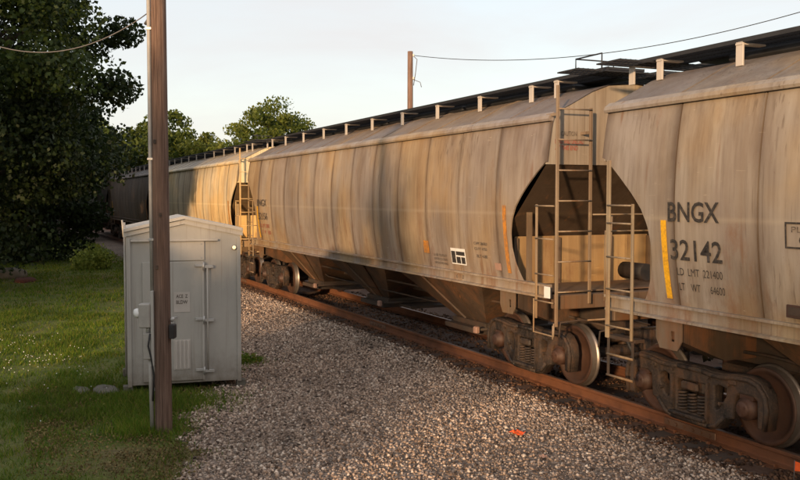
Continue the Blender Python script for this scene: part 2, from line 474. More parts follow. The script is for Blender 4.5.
GRAVEL = island_mat('gravel_stones', [(0.0, (0.06, 0.042, 0.032)), (0.25, (0.22, 0.155, 0.115)), (0.6, (0.41, 0.30, 0.225)), (0.88, (0.56, 0.43, 0.335)), (1.0, (0.70, 0.60, 0.50))], 0.9)
RUSTY_SHADE = island_mat('rust_and_shade_stones', [(0.0, (0.03, 0.018, 0.012)), (0.5, (0.10, 0.05, 0.028)), (1.0, (0.20, 0.11, 0.065))], 0.95)  # rust brown, with the cars' shade darkened into the colour
DRY = island_mat('dry_litter', [(0.0, (0.10, 0.07, 0.025)), (1.0, (0.24, 0.17, 0.07))], 0.9)
CLOVER = island_mat('clover_heads', [(0.0, (0.55, 0.55, 0.50)), (1.0, (0.75, 0.74, 0.70))], 0.8)

# ------------------------------------------------------------------ ground, gravel, ballast
def soil_mat():
    m, nt, b, _ = new_mat('lawn_soil')
    pos = N(nt, 'ShaderNodeNewGeometry').outputs['Position']
    a = noise(nt, pos, (1, 1, 1), 0.5, 6, 0.65)
    f = noise(nt, pos, (1, 1, 1), 14.0, 6, 0.7)
    c = ramp(nt, a, [(0.32, (0.06, 0.09, 0.008)), (0.52, (0.10, 0.12, 0.014)), (0.66, (0.15, 0.11, 0.045))])
    c = mix(nt, 1.0, c, ramp(nt, f, [(0.3, G1(0.55)), (0.7, G1(1.35))]), 'MULTIPLY')
    nt.links.new(c, b.inputs['Base Color']); b.inputs['Roughness'].default_value = 0.95
    bump(nt, b, f, 0.8, 0.05)
    return m

def gravel_mat():
    m, nt, b, _ = new_mat('gravel_bed')
    pos = N(nt, 'ShaderNodeNewGeometry').outputs['Position']
    vo = N(nt, 'ShaderNodeTexVoronoi'); vo.inputs['Scale'].default_value = 24.0
    nt.links.new(pos, vo.inputs['Vector'])
    sp = N(nt, 'ShaderNodeSeparateColor'); nt.links.new(vo.outputs['Color'], sp.inputs[0])
    c = ramp(nt, sp.outputs[0], [(0.0, (0.09, 0.066, 0.05)), (0.5, (0.26, 0.19, 0.145)), (1.0, (0.44, 0.34, 0.265))])
    c = mix(nt, ramp(nt, vo.outputs['Distance'], [(0.25, G1(0)), (0.7, G1(0.8))]), c, (0.07, 0.053, 0.042))
    c = mix(nt, 1.0, c, ramp(nt, noise(nt, pos, (1, 1, 1), 0.5, 4), [(0.3, G1(0.75)), (0.7, G1(1.15))]), 'MULTIPLY')
    sy = N(nt, 'ShaderNodeSeparateXYZ'); nt.links.new(pos, sy.inputs[0])
    ed = N(nt, 'ShaderNodeMath', operation='MULTIPLY_ADD'); ed.inputs[1].default_value = 0.5; nt.links.new(noise(nt, pos, (1, 1, 1), 3.0, 5), ed.inputs[0]); nt.links.new(sy.outputs['Y'], ed.inputs[2])
    c = mix(nt, ramp(nt, mapr(nt, ed.outputs[0], -1.2, -0.85), [(0.0, G1(0.0)), (1.0, G1(0.85))]), c, (0.085, 0.038, 0.02))  # rust stain; beyond the rail it also paints in the dark under the cars
    nt.links.new(c, b.inputs['Base Color']); b.inputs['Roughness'].default_value = 0.95
    bump(nt, b, vo.outputs['Distance'], -0.9, 0.03)
    return m
M['soil'] = soil_mat(); M['gravel'] = gravel_mat()

mb = MB()
mb.add([(-1500, -1500, -0.012), (1500, -1500, -0.012), (1500, 1500, -0.012), (-1500, 1500, -0.012)], [(0, 1, 2, 3)])
tag(mb.build('ground', M['soil']), 'mown green lawn and earth spreading to the tree line', kind='structure')

def grav_edge(x):
    """y of the lawn/gravel boundary at track position x"""
    xs = [-140, -80, -40, -26, -17.5, -15.3, -14.2, -13.2, -12.3, -11.4, -10.3, -9.6, -8, -4, 4, 30]
    ys = [-2.2, -2.3, -2.9, -4.0, -4.75, -4.75, -5.35, -5.9, -6.15, -6.36, -6.5, -6.68, -8.2, -10.5, -13, -16]
    return np.interp(x, xs, ys) + 0.10 * np.sin(x * 5.3) + 0.07 * np.sin(x * 12.1 + 1) + 0.05 * np.sin(x * 23.7 + 2)

BED = lambda y: np.interp(np.abs(y), [0, 1.45, 2.6, 20], [0.012, 0.012, 0.0, 0.0])
xs = np.concatenate([np.arange(-140, -30, 1.0), np.arange(-30, 0, 0.12), np.arange(0, 31, 1.0)])
ts = np.array([0, 0.02, 0.1, 0.2, 0.35, 0.5, 0.62, 0.7, 0.76, 0.82, 0.88, 0.94, 1.0])
vs = []; nt_ = len(ts)
for x in xs:
    y0 = float(grav_edge(x)); y1 = 4.6
    for t in ts:
        y = y0 + (y1 - y0) * t
        vs.append((x, y, float(BED(y)) + (0.004 if t > 0 else -0.011)))
fs = [(i * nt_ + k, (i + 1) * nt_ + k, (i + 1) * nt_ + k + 1, i * nt_ + k + 1) for i in range(len(xs) - 1) for k in range(nt_ - 1)]
tag(MB().add(vs, fs, True).build('gravel_path', M['gravel']), 'grey and tan gravel strip and ballast bed under the track', kind='structure')

rng = np.random.default_rng(11)
def stones(n, xr, yfun, zfun, smin, smax):
    """crushed stones: jittered cubes, n of them"""
    x = rng.uniform(xr[0], xr[1], n); y = yfun(x, n)
    z = zfun(x, y)
    on_tie = (np.abs(((x + 80.0 + 0.26) % 0.52) - 0.26) < 0.135) & (np.abs(y) < 1.30) & (np.abs(y) > 0.70) & (rng.random(n) < 0.85)
    x, y, z = x[~on_tie], y[~on_tie], z[~on_tie]; n = len(x)
    s = smin + (smax - smin) * rng.random(n) ** 2.6
    base = np.array([(-1, -1, -1), (1, -1, -1), (1, 1, -1), (-1, 1, -1), (-1, -1, 1), (1, -1, 1), (1, 1, 1), (-1, 1, 1)], float)
    v = base[None] * rng.uniform(0.45, 1.0, (n, 8, 3))
    q = rng.normal(size=(n, 4)); q /= np.linalg.norm(q, axis=1)[:, None]
    w, a, b, c = q.T
    rot = np.stack([np.stack([1 - 2 * (b * b + c * c), 2 * (a * b - c * w), 2 * (a * c + b * w)], -1),
                    np.stack([2 * (a * b + c * w), 1 - 2 * (a * a + c * c), 2 * (b * c - a * w)], -1),
                    np.stack([2 * (a * c - b * w), 2 * (b * c + a * w), 1 - 2 * (a * a + b * b)], -1)], -2)
    v = np.einsum('nij,nkj->nki', rot, v * np.array([1.0, 0.8, 0.62])) * s[:, None, None] * 0.6
    v[:, :, 0] += x[:, None]; v[:, :, 1] += y[:, None]; v[:, :, 2] += (z + s * 0.12)[:, None]
    f = np.array([(3, 2, 1, 0), (4, 5, 6, 7), (0, 1, 5, 4), (1, 2, 6, 5), (2, 3, 7, 6), (3, 0, 4, 7)])
    faces = (f[None] + (np.arange(n) * 8)[:, None, None]).reshape(-1, 4)
    return v.reshape(-1, 3), faces

def join(parts):
    V, F, o = [], [], 0
    for v, f in parts:
        V.append(v); F.append(f + o); o += len(v)
    return np.concatenate(V), np.concatenate(F)

def ybetween(lo, hi):
    return lambda x, n: (lo(x) if callable(lo) else lo) + ((hi(x) if callable(hi) else hi) - (lo(x) if callable(lo) else lo)) * rng.random(n)
zb = lambda x, y: BED(y) + 0.004
ge = lambda x: grav_edge(x) - 0.06 + 0.12 * rng.random(len(x))
parts = [stones(42000, (-13.5, -5.0), ybetween(lambda x: np.maximum(ge(x), -7.6), -1.9), zb, 0.012, 0.045),
         stones(19000, (-22, -13.5), ybetween(ge, -1.9), zb, 0.016, 0.048),
         stones(9000, (-42, -22), ybetween(ge, -1.6), zb, 0.03, 0.06),
         stones(8500, (-14, -5.0), ybetween(-2.3, -1.25), zb, 0.02, 0.047),
         stones(8000, (-32, -14), ybetween(-2.3, -1.2), zb, 0.03, 0.06)]
V, F = join(parts)
Vr, Fr = join([stones(2600, (-14, -5.0), ybetween(-1.45, -0.84), zb, 0.03, 0.06), stones(2600, (-32, -14), ybetween(-1.35, -0.84), zb, 0.03, 0.055),
               stones(6000, (-26, -4), ybetween(-0.66, 1.7), zb, 0.03, 0.06)])
tag(link('ballast', np_mesh('ballast', Vr, 4, Fr, [RUSTY_SHADE])), 'rust stained, shade darkened ballast packed against the rails', 'ballast', kind='stuff')
tag(link('gravel', np_mesh('gravel', V, 4, F, [GRAVEL])), 'loose crushed stones covering the strip beside the rails', 'gravel', kind='stuff')

# ------------------------------------------------------------------ railway track
track = empty('railway_track', (0, 0, 0))
tag(track, 'rusty railway track on timber ties running past under the train', 'railway track')
prof = [(-0.075, 0.022), (0.075, 0.022), (0.075, 0.034), (0.018, 0.052), (0.012, 0.060), (0.012, 0.150), (0.036, 0.162), (0.037, 0.190), (0.030, 0.199), (-0.030, 0.199), (-0.037, 0.190), (-0.036, 0.162), (-0.012, 0.150), (-0.012, 0.060), (-0.018, 0.052), (-0.075, 0.034)]
rail_me = MB().prism(prof, -140.0, 30.0, 'yz').mesh('rail')
rail_me.materials.append(M['rail']); rail_me.materials.append(M['railhead'])
for p in rail_me.polygons:
    if p.normal.z > 0.9 and p.center.z > 0.19: p.material_index = 1
for y in (-0.753, 0.753):
    o = link('rail', rail_me, None, track); o.location.y = y
jb = MB().box(-0.45, 0.45, -0.030, -0.013, 0.062, 0.148, 0.006)
for q in (-0.36, -0.22, -0.08, 0.08, 0.22, 0.36): jb.lathe([(0.02, -0.052), (0.02, -0.028)], (q, 0, 0.105), 'y', 6, False)
jb = jb.mesh('joint_bar')
for x in (-30.4, -18.5, -8.6):
    o = link('joint_bar', jb, M['railhead'], track); o.location = (x, -0.753, 0)
tie_me = MB().box(-0.115, 0.115, -1.32, 1.32, -0.12, 0.018, 0.012).mesh('tie')
plate_me = MB().box(-0.09, 0.09, -0.17, 0.17, 0.0185, 0.024, 0.002).box(-0.05, -0.02, 0.09, 0.12, 0.022, 0.06).box(0.03, 0.06, -0.12, -0.09, 0.022, 0.06).mesh('tie_plate')
x = -80.0; k = 0
while x < 8:
    t_ = link('tie', tie_me, M['tie'], track)
    t_.location = (x + random.uniform(-0.03, 0.03), random.uniform(-0.06, 0.06), random.uniform(-0.012, 0.008))
    t_.rotation_euler.z = random.uniform(-0.02, 0.02)
    if -20 < x < 0:
        p_ = link('tie_plate', plate_me, M['rail'], t_); p_.location = (0, -0.753 - t_.location.y, -t_.location.z)
    x += 0.52

# ------------------------------------------------------------------ covered hopper car
HALF = 8.1
def yside(z):
    return 1.53 - 0.115 * ((z - 2.68) / 1.16) ** 2
CUTZ = [1.50, 1.62, 1.78, 2.00, 2.22, 2.42, 2.60, 2.78, 2.95, 3.10, 3.22, 3.235, 4.0]
CUTD = [0.74, 0.82, 0.90, 0.955, 0.95, 0.895, 0.79, 0.62, 0.42, 0.23, 0.05, 0.0, 0.0]
cut = lambda z: float(np.interp(z, CUTZ, CUTD))
ROOF = [(1.425, 3.84), (1.40, 3.90), (1.10, 4.05), (0.75, 4.235), (0.45, 4.345), (0.0, 4.385)]
Z0, Z1 = 1.505, 3.825
ROWS = sorted(set(list(np.linspace(Z0, 3.22, 26)) + [3.235, 3.4, 3.55, 3.7, Z1]))
TINT = (0.325, 0.287, 0.254)

def side_panel_mesh(u0, u1, left_cut, right_cut):
    mb = MB(); rows = []
    nx = 5
    for z in ROWS:
        a = u0 + (cut(z) if left_cut else 0.011); b = u1 - (cut(z) if right_cut else 0.011)
        rows.append([(a + (b - a) * k / (nx - 1), z) for k in range(nx)])
    vs, fs = [], []
    def P(u, z, d):
        # sheets dish very slightly between their seams
        e = min(abs(u - u0), abs(u1 - u)) / (0.5 * (u1 - u0))
        return (u, -(yside(z) - d + 0.0015 * min(1, e * 1.6)), z)
    for r in rows: vs += [P(u, z, 0.0) for u, z in r]
    edge = len(vs)
    for r in rows: vs += [P(u, z, 0.0) for u, z in r]
    base = len(vs)
    for r in rows: vs += [(u, -(yside(z) - 0.022), z) for u, z in r]
    for i in range(len(rows) - 1):
        for k in range(nx - 1):
            fs.append((i * nx + k, i * nx + k + 1, (i + 1) * nx + k + 1, (i + 1) * nx + k))
    sm = [True] * len(fs)
    for i in range(len(rows) - 1):
        fs.append((edge + i * nx, edge + (i + 1) * nx, base + (i + 1) * nx, base + i * nx))
        fs.append((edge + i * nx + nx - 1, base + i * nx + nx - 1, base + (i + 1) * nx + nx - 1, edge + (i + 1) * nx + nx - 1))
    mb.v = vs; mb.f = fs; mb.s = sm + [False] * (len(fs) - len(sm))
    return mb.mesh('side_panel')

def side_text(txt, u, z, width, height, out=0.006, bold=0.0, below=None):
    """lettering laid on the curved near side; (u, z) lower left, z measured from the rail"""
    me = text_mesh('lettering', txt, width, height, bold)
    return warp(me, lambda c: Vector((u + c.x, -(yside(z + c.y) + 0.010 + out), z + c.y)))

def side_rect(u0, u1, z0, z1, out=0.006, shear=0.0, n=6):
    mb = MB(); vs = []
    for k in range(n + 1):
        t = k / n; z = z0 + (z1 - z0) * t
        for d in (0.0, out):
            for u in (u0, u1): vs.append((u + shear * t, -(yside(z) + 0.010 + d), z))
    fs = []
    for k in range(n):
        a, b = k * 4, (k + 1) * 4
        fs += [(a + 2, a + 3, b + 3, b + 2), (a, a + 2, b + 2, b), (a + 1, b + 1, b + 3, a + 3)]
    fs += [(0, 1, 3, 2), (n * 4, n * 4 + 2, n * 4 + 3, n * 4 + 1)]
    return mb.add(vs, fs)

def truck(parent, u):
    pw = 0.86
    tr = MB()
    tr.box(u - 0.17, u + 0.17, -1.04, 1.04, 0.44, 0.60, 0.02).box(u - 0.24, u + 0.24, -0.4, 0.4, 0.56, 0.72, 0.03)
    for s in (-1, 1):   # brake beams between the wheels
        tr.box(u + s * 0.33 - 0.04, u + s * 0.33 + 0.04, -0.72, 0.72, 0.34, 0.42)
    T = tr.build('truck', M['truck'], parent)
    # wheelsets
    for wx in (u - pw, u + pw):
        ax = MB().lathe([(0.085, -1.02), (0.085, -0.60), (0.075, -0.5), (0.075, 0.5), (0.085, 0.60), (0.085, 1.02)], (wx, 0, 0.435), 'y', 16)
        ax.build('axle', M['truck'], T)
        for s in (-1, 1):
            pr = [(0.11, -0.80), (0.14, -0.795), (0.18, -0.765), (0.30, -0.745), (0.365, -0.775), (0.385, -0.800), (0.425, -0.805), (0.432, -0.79), (0.437, -0.72), (0.445, -0.705), (0.463, -0.695), (0.463, -0.675), (0.43, -0.665), (0.37, -0.665), (0.30, -0.70), (0.12, -0.66)]
            me = MB().lathe([(r, a) for r, a in pr], (0, 0, 0), 'y', 40).mesh('wheel')
            me.materials.append(M['wheel']); me.materials.append(M['tread'])
            for p in me.polygons:
                rr = math.hypot(p.center.x, p.center.z)
                if rr > 0.428 and p.center.y < -0.668 and abs(p.normal.y) < 0.9: p.material_index = 1
            o = link('wheel', me, None, T); o.location = (wx, 0, 0.435)
            if s > 0: o.rotation_euler.z = math.pi
    for s in (-1, 1):
        MB().tube([(u - 0.5, s * 0.62, 0.36), (u - 0.2, s * 0.5, 0.62), (u + 0.2, s * 0.5, 0.62), (u + 0.5, s * 0.62, 0.36)], 0.022, 6).build('brake_rod', M['black_iron'], T)
        for q in (-1, 1): MB().box(u + q * 0.36 - 0.05, u + q * 0.36 + 0.05, s * 0.75 - 0.06, s * 0.75 + 0.06, 0.27, 0.55, 0.02).build('brake_shoe', M['black_iron'], T)
    # cast side frames
    H_ = [(-1.13, 0.27), (-1.16, 0.50), (-1.13, 0.63), (-1.04, 0.735), (-0.90, 0.775), (-0.70, 0.765), (-0.50, 0.735), (-0.32, 0.735), (-0.20, 0.755)]
    lo = [(-0.30, 0.095), (-0.42, 0.13), (-0.56, 0.27), (-0.66, 0.30), (-0.685, 0.56), (-0.76, 0.60), (-0.96, 0.60), (-1.03, 0.56), (-1.04, 0.27)]
    outer = H_ + [(-a, b) for a, b in reversed(H_)] + [(-a, b) for a, b in reversed(lo)] + lo
    c_hole = [(-0.26, 0.19), (-0.26, 0.60), (0.26, 0.60), (0.26, 0.19)]
    t_hole = [(-0.585, 0.615), (-0.45, 0.64), (-0.36, 0.61), (-0.355, 0.34), (-0.40, 0.30), (-0.47, 0.34), (-0.575, 0.50)]
    me = curve_mesh('side_frame', [outer, c_hole, t_hole, [(-a, b) for a, b in reversed(t_hole)]], 0.055, 0.022)
    warp(me, lambda c: Vector((c.x, -c.z, c.y)))
    # flanges along the top chord, around the pedestals and along the bottom
    fl = MB()
    for sg in (-1, 1):
        fl.tube([(sg * a, -0.085, b - 0.018) for a, b in H_[:]], 0.03, 6)
        fl.tube([(sg * a, -0.085, b + 0.02) for a, b in lo[:3]], 0.028, 6)
    fl.tube([(-0.2, -0.085, 0.735), (0.2, -0.085, 0.735)], 0.03, 6)
    fl.tube([(-0.3, -0.085, 0.12), (0.3, -0.085, 0.12)], 0.03, 6)
    fl.box(-0.31, -0.27, -0.11, -0.05, 0.14, 0.62).box(0.27, 0.31, -0.11, -0.05, 0.14, 0.62)
    fl.box(-0.30, 0.30, -0.16, 0.1, 0.155, 0.195, 0.01)
    for bx_, bz_ in ((-0.30, 0.68), (0.30, 0.68), (-0.50, 0.42), (0.50, 0.42), (-0.29, 0.24), (0.29, 0.24), (-0.62, 0.66), (0.62, 0.66)):
        fl.lathe([(0.022, -0.118), (0.022, -0.07)], (bx_, 0, bz_), 'y', 6, False)
    fl.box(-0.14, 0.14, -0.115, -0.06, 0.47, 0.575, 0.02).box(-0.72, -0.60, -0.10, -0.06, 0.66, 0.72, 0.01).box(0.60, 0.72, -0.10, -0.06, 0.66, 0.72, 0.01)
    fme = fl.mesh('frame_rib')
    for s in (-1, 1):
        o = link('side_frame', me, M['truck'], T); o.location = (u, s * 1.0, 0)
        if s > 0: o.rotation_euler.z = math.pi
        o2 = link('frame_rib', fme, M['truck'], T); o2.location = o.location; o2.rotation_euler = o.rotation_euler
        # bearings with end caps
        for wx in (u - pw, u + pw):
            b = MB()
            b.lathe([(0.0, 0), (0.075, 0), (0.09, 0.015), (0.095, 0.05), (0.125, 0.06), (0.125, 0.20)], (wx, s * 1.0 - 0.15 if s < 0 else 0, 0.435), 'y', 20)
            if s > 0:
                for i in range(len(b.v)): b.v[i] = (b.v[i][0], 1.15 - b.v[i][1], b.v[i][2])
            for q in range(3):
                an = 2 * math.pi * q / 3 + 0.5
                yy = s * 1.155
                b.lathe([(0.018, min(yy, yy - s * 0.02)), (0.018, max(yy, yy - s * 0.02))], (wx + 0.05 * math.cos(an), 0, 0.435 + 0.05 * math.sin(an)), 'y', 6, False)
            b.box(wx - 0.10, wx + 0.10, s * 1.0 - 0.07, s * 1.0 + 0.07, 0.54, 0.60)
            b.build('bearing', M['wheel'], T)
        # spring nest
        for q in (-0.165, 0.0, 0.165):
            pts = []
            for i in range(61):
                an = i / 10 * 2 * math.pi
                pts.append((u + q + 0.060 * math.cos(an), s * 1.03 + 0.060 * math.sin(an), 0.205 + 0.225 * i / 60))
            MB().tube(pts, 0.0155, 6).build('spring', M['truck'], T)
    return T

def bars(mb, *segs, r=0.012, n=6):
    for a, b in segs: mb.tube([a, b], r, n)
    return mb

def rungs(par, a, b, zs, r=0.012, col=(0.30, 0.235, 0.165)):
    """rungs from a to b (x, y), one object each, under the ladder"""
    me = MB().tube([(a[0], a[1], 0), (b[0], b[1], 0)], r, 6).mesh('rung')
    for z in zs:
        o = link('rung', me, M['paint'], par, col); o.location.z = z

def make_car():
    root = empty('hopper_car', (0, 0, 0.2))
    pc = TINT
    P = M['paint']
    # shell behind the side sheets (seen in the joints) and the far side
    vs = []; fs = []
    for z in ROWS:
        for u in (-HALF + cut(z) + 0.02, HALF - cut(z) - 0.02): vs.append((u, -(yside(z) - 0.020), z))
    for z in ROWS:
        for u in (-HALF + cut(z), HALF - cut(z)): vs.append((u, yside(z), z))
    nr = len(ROWS)
    for i in range(nr - 1):
        fs.append((2 * i, 2 * i + 1, 2 * i + 3, 2 * i + 2))
        o = 2 * nr; fs.append((o + 2 * i + 1, o + 2 * i, o + 2 * i + 2, o + 2 * i + 3))
    MB().add(vs, fs, False).build('body', M['dirty'], root)
    e = 1.36; w = (2 * HALF - 2 * e) / 11
    pm = side_panel_mesh(-HALF, -HALF + e, True, False); warp(pm, lambda c: Vector((c.x + HALF - e / 2, c.y, c.z)))
    link('side_panel', pm, M['panel'], root, pc).location.x = -HALF + e / 2
    mid = side_panel_mesh(-w / 2, w / 2, False, False)
    for k in range(11):
        o = link('side_panel', mid, M['panel'], root, pc); o.location.x = -HALF + e + w * (k + 0.5)
    pm = side_panel_mesh(HALF - e, HALF, False, True); warp(pm, lambda c: Vector((c.x - HALF + e / 2, c.y, c.z)))
    link('side_panel', pm, M['panel'], root, pc).location.x = HALF - e / 2
    # roof: sheets between raised ribs, eave bead
    rp = [(-y, z) for y, z in ROOF] + [(y, z) for y, z in reversed(ROOF[:-1])]
    rb = MB(); vs = []; us = np.linspace(-HALF, HALF, 14)
    for u in us: vs += [(u, y, z) for y, z in rp]
    n = len(rp); fs = [(i * n + k, (i + 1) * n + k, (i + 1) * n + k + 1, i * n + k + 1) for i in range(len(us) - 1) for k in range(n - 1)]
    rb.add(vs, fs, False)
    rc = (0.20, 0.172, 0.155)
    roof = rb.build('roof', P, root, rc)
    ri = MB().tube([(0, y, z + 0.004) for y, z in rp], 0.012, 4).mesh('roof_rib')
    for u in us[1:-1]:
        o = link('roof_rib', ri, P, roof, rc); o.location.x = u
    ev = MB()
    for s in (-1, 1):
        pr_ = [(s * 1.405, 3.80), (s * 1.475, 3.80), (s * 1.488, 3.83), (s * 1.47, 3.875), (s * 1.40, 3.925), (s * 1.39, 3.89)]
        ev.prism(pr_, -HALF - 0.01, HALF + 0.01, 'yz')
    ev.build('eave_rail', P, root, pc)
    for hx in (-5.4, -1.8, 1.8, 5.4):
        MB().box(hx - 1.74, hx + 1.74, -0.40, 0.40, 4.36, 4.472, 0.03).build('roof_hatch', M['grating'], roof)
    MB().box(-7.9, 7.9, -0.165, 0.165, 4.474, 4.545, 0.02).build('hatch_ridge', M['grating'], roof)
    # running boards, their brackets, end crossing boards
    gb = MB()
    for y in (0.2, 0.4, 0.6): gb.box(-HALF - 0.42, HALF + 0.42, y - 0.006, y + 0.006, 4.49, 4.53)
    gb.box(-HALF - 0.42, HALF + 0.42, -0.010, 0.0, 4.485, 4.535)
    for i in range(300):
        x_ = -HALF - 0.42 + (2 * HALF + 0.84) * i / 299
        gb.box(x_ - 0.007, x_ + 0.007, 0.0, 0.6, 4.493, 4.527)
    gm = gb.mesh('running_board')
    for s in (-1, 1):
        o = link('running_board', gm, M['grating'], root)
        if s < 0: o.location.y = -0.78
        else: o.location.y = 0.18
    cb = MB()
    for i in range(34):
        y = -1.28 + 2.56 * i / 33
        cb.box(-0.24, 0.24, y - 0.007, y + 0.007, 4.47, 4.488)
    for x_ in (-0.24, -0.08, 0.08, 0.24): cb.box(x_ - 0.006, x_ + 0.006, -1.3, 1.3, 4.466, 4.484)
    cm = cb.mesh('end_board')
    for s in (-1, 1):
        o = link('end_board', cm, M['grating'], root); o.location = (s * (HALF + 0.18), 0, 0)
    br = MB().box(-0.055, 0.055, -0.79, -0.765, 4.225, 4.50, 0.004).box(-0.05, 0.05, -0.80, -0.44, 4.462, 4.482).mesh('board_bracket')
    for u in (-8.45, -7.9, -6.55, -4.9, -3.25, -1.63, 0, 1.63, 3.25, 4.9, 6.55, 7.25):
        o = link('board_bracket', br, M['louvre'], root); o.location.x = u
    hr = MB().tube([(HALF - 0.05, -1.0, 4.50), (HALF - 0.05, -1.0, 4.68), (HALF - 0.05, -0.35, 4.68), (HALF - 0.05, -0.35, 4.50)], 0.011, 6)
    hr.tube([(HALF - 0.05, -1.0, 4.68), (HALF + 0.55, -1.0, 4.68), (HALF + 0.55, -1.0, 4.48)], 0.011, 6)
    hr.build('roof_handrail', M['grating'], root)
    # ends
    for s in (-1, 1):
        ue = s * (HALF - 0.02)
        poly = [(-yside(3.22) + 0.01, 3.20)] + [(-yside(3.8) + 0.01, 3.8)] + [(-y, z - 0.012) for y, z in ROOF] + [(y, z - 0.012) for y, z in reversed(ROOF[:-1])] + [(yside(3.8) - 0.01, 3.8), (yside(3.22) - 0.01, 3.20)]
        MB().prism(poly, ue - s * 0.03, ue, 'yz').build('end_sheet', P, root, (0.40, 0.36, 0.29))
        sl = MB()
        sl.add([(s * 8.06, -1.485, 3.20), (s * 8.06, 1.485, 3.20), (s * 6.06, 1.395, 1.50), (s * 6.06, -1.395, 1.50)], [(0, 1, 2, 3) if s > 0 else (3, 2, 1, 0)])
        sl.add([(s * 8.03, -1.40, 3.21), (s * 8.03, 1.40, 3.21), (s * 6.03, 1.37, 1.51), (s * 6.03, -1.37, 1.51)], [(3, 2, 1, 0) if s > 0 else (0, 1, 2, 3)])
        sl.build('slope_sheet', P, root, (0.085, 0.06, 0.04))  # dark tint paints in the shade under the overhanging end
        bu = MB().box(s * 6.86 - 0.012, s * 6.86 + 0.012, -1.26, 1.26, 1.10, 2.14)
        bu.build('bulkhead', P, root, (0.42, 0.29, 0.14))  # bright tan tint paints in low sun reaching this plate
        for y in (-1.27, -0.5, 0.5, 1.27):
            MB().box(s * 6.90 - 0.03, s * 6.90 + 0.03, y - 0.035, y + 0.035, 1.10, 2.12).build('end_post', P, root, (0.16, 0.115, 0.075))
        for y in (-1.30, 1.30):
            MB().box(s * 7.34 - 0.035, s * 7.34 + 0.035, y - 0.03, y + 0.03, 1.40, 2.52).build('end_post', P, root, (0.20, 0.15, 0.10))
        es = MB().box(s * 8.1 - 0.09, s * 8.1 + 0.09, -1.36, 1.36, 1.17, 1.37, 0.01)
        es.box(min(s * 6.9, s * 8.0), max(s * 6.9, s * 8.0), -1.30, 1.30, 1.386, 1.405)
        es.build('end_sill', P, root, (0.17, 0.12, 0.085))
        cp = MB()
        cp.box(min(s * 8.15, s * 8.52), max(s * 8.15, s * 8.52), -0.09, 0.09, 0.66, 0.84, 0.02)
        cp.prism([(s * 8.48, -0.15), (s * 8.60, -0.19), (s * 8.72, -0.16), (s * 8.74, -0.02), (s * 8.70, 0.03), (s * 8.74, 0.10), (s * 8.68, 0.2), (s * 8.5, 0.14)], 0.60, 0.90, 'xy')
        cp.build('coupler', M['truck'], root)
        ho = MB().tube([(s * 8.3, -0.35, 0.78), (s * 8.45, -0.36, 0.70), (s * 8.55, -0.30, 0.48), (s * 8.66, -0.2, 0.36), (s * 8.74, -0.06, 0.36)], 0.028, 8)
        ho.build('air_hose', M['insul'], root)
        cl = MB().tube([(s * 8.28, -1.40, 0.80), (s * 8.28, -1.38, 1.0), (s * 8.3, -1.1, 1.02), (s * 8.3, -0.2, 0.98), (s * 8.5, 0.0, 0.92)], 0.014, 6)
        cl.build('uncoupling_lever', M['dirty'], root)
    # side and centre sills
    for s in (-1, 1):
        y0 = s * 1.475
        sg = MB()
        sg.prism([(y0, 1.32), (y0, 1.345), (y0 - s * 0.05, 1.36), (y0 - s * 0.05, 1.475), (y0 + s * 0.012, 1.485), (y0 + s * 0.012, 1.515), (y0 - s * 0.10, 1.515), (y0 - s * 0.10, 1.32)], -8.06, 8.06, 'yz')
        sg.build('side_sill', P, root, pc)
    MB().box(-8.2, 8.2, -0.21, 0.21, 0.74, 1.08, 0.01).build('centre_sill', M['dirty'], root)
    for s in (-1, 1):
        bo = MB().prism([(-1.39, 1.316), (-1.39, 1.10), (-0.7, 0.82), (0.7, 0.82), (1.39, 1.10), (1.39, 1.316)], s * 6.93 - 0.15, s * 6.93 + 0.15, 'yz')
        bo = bo.build('bolster', P, root, (0.07, 0.05, 0.038))
        for q in (-1, 1):
            gp_ = curve_mesh('gusset_plate', [[(-0.15, 0.98), (0.15, 0.98), (0.22, 1.10), (0.22, 1.316), (-0.22, 1.316), (-0.22, 1.10)], [(0.04, 1.08), (0.04, 1.20), (0.10, 1.20), (0.10, 1.08)]], 0.008)
            warp(gp_, lambda c: Vector((s * 6.93 + c.x, q * 1.41 + c.z, c.y)))
            link('gusset_plate', gp_, P, bo, (0.17, 0.13, 0.095))
    # three hopper bays and their outlet gates
    def bay(t0, t1, b0, b1):
        zt, zb_ = 1.50, 0.52
        A = [(t0, -1.39, zt), (t1, -1.39, zt), (t1, 1.39, zt), (t0, 1.39, zt)]
        B = [(b0, -0.60, zb_), (b1, -0.60, zb_), (b1, 0.60, zb_), (b0, 0.60, zb_)]
        m_ = MB().add(A + B, [(0, 1, 5, 4), (1, 2, 6, 5), (2, 3, 7, 6), (3, 0, 4, 7), (4, 5, 6, 7)])
        for q in (0.33, 0.66):   # stiffener on the near sheet
            ut = t0 + (t1 - t0) * q; ub = b0 + (b1 - b0) * q
            m_.tube([(ut, -1.40, zt - 0.02), (ub, -0.61, zb_)], 0.022, 4)
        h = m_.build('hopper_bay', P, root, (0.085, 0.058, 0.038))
        c = 0.5 * (b0 + b1)
        g = MB().box(b0 - 0.06, b1 + 0.06, -0.66, 0.66, 0.42, 0.52, 0.01)
        g.box(b0 - 0.12, b1 + 0.12, -0.80, 0.80, 0.33, 0.42, 0.008)
        g.box(b1 + 0.10, b1 + 0.75, -0.42, 0.42, 0.36, 0.41)
        g.build('outlet_gate', M['dirty'], h)
        g = MB().tube([(b1 + 0.25, -0.92, 0.45), (b1 + 0.25, 0.92, 0.45)], 0.025, 8).build('gate_shaft', M['dirty'], h)
        MB().box(b1 + 0.19, b1 + 0.31, -0.98, -0.90, 0.39, 0.51, 0.015).build('shaft_socket', M['pink'], h)
    bay(-6.03, -2.06, -4.85, -3.75)
    bay(-2.03, 2.03, -0.55, 0.55)
    bay(2.06, 6.03, 3.75, 4.85)
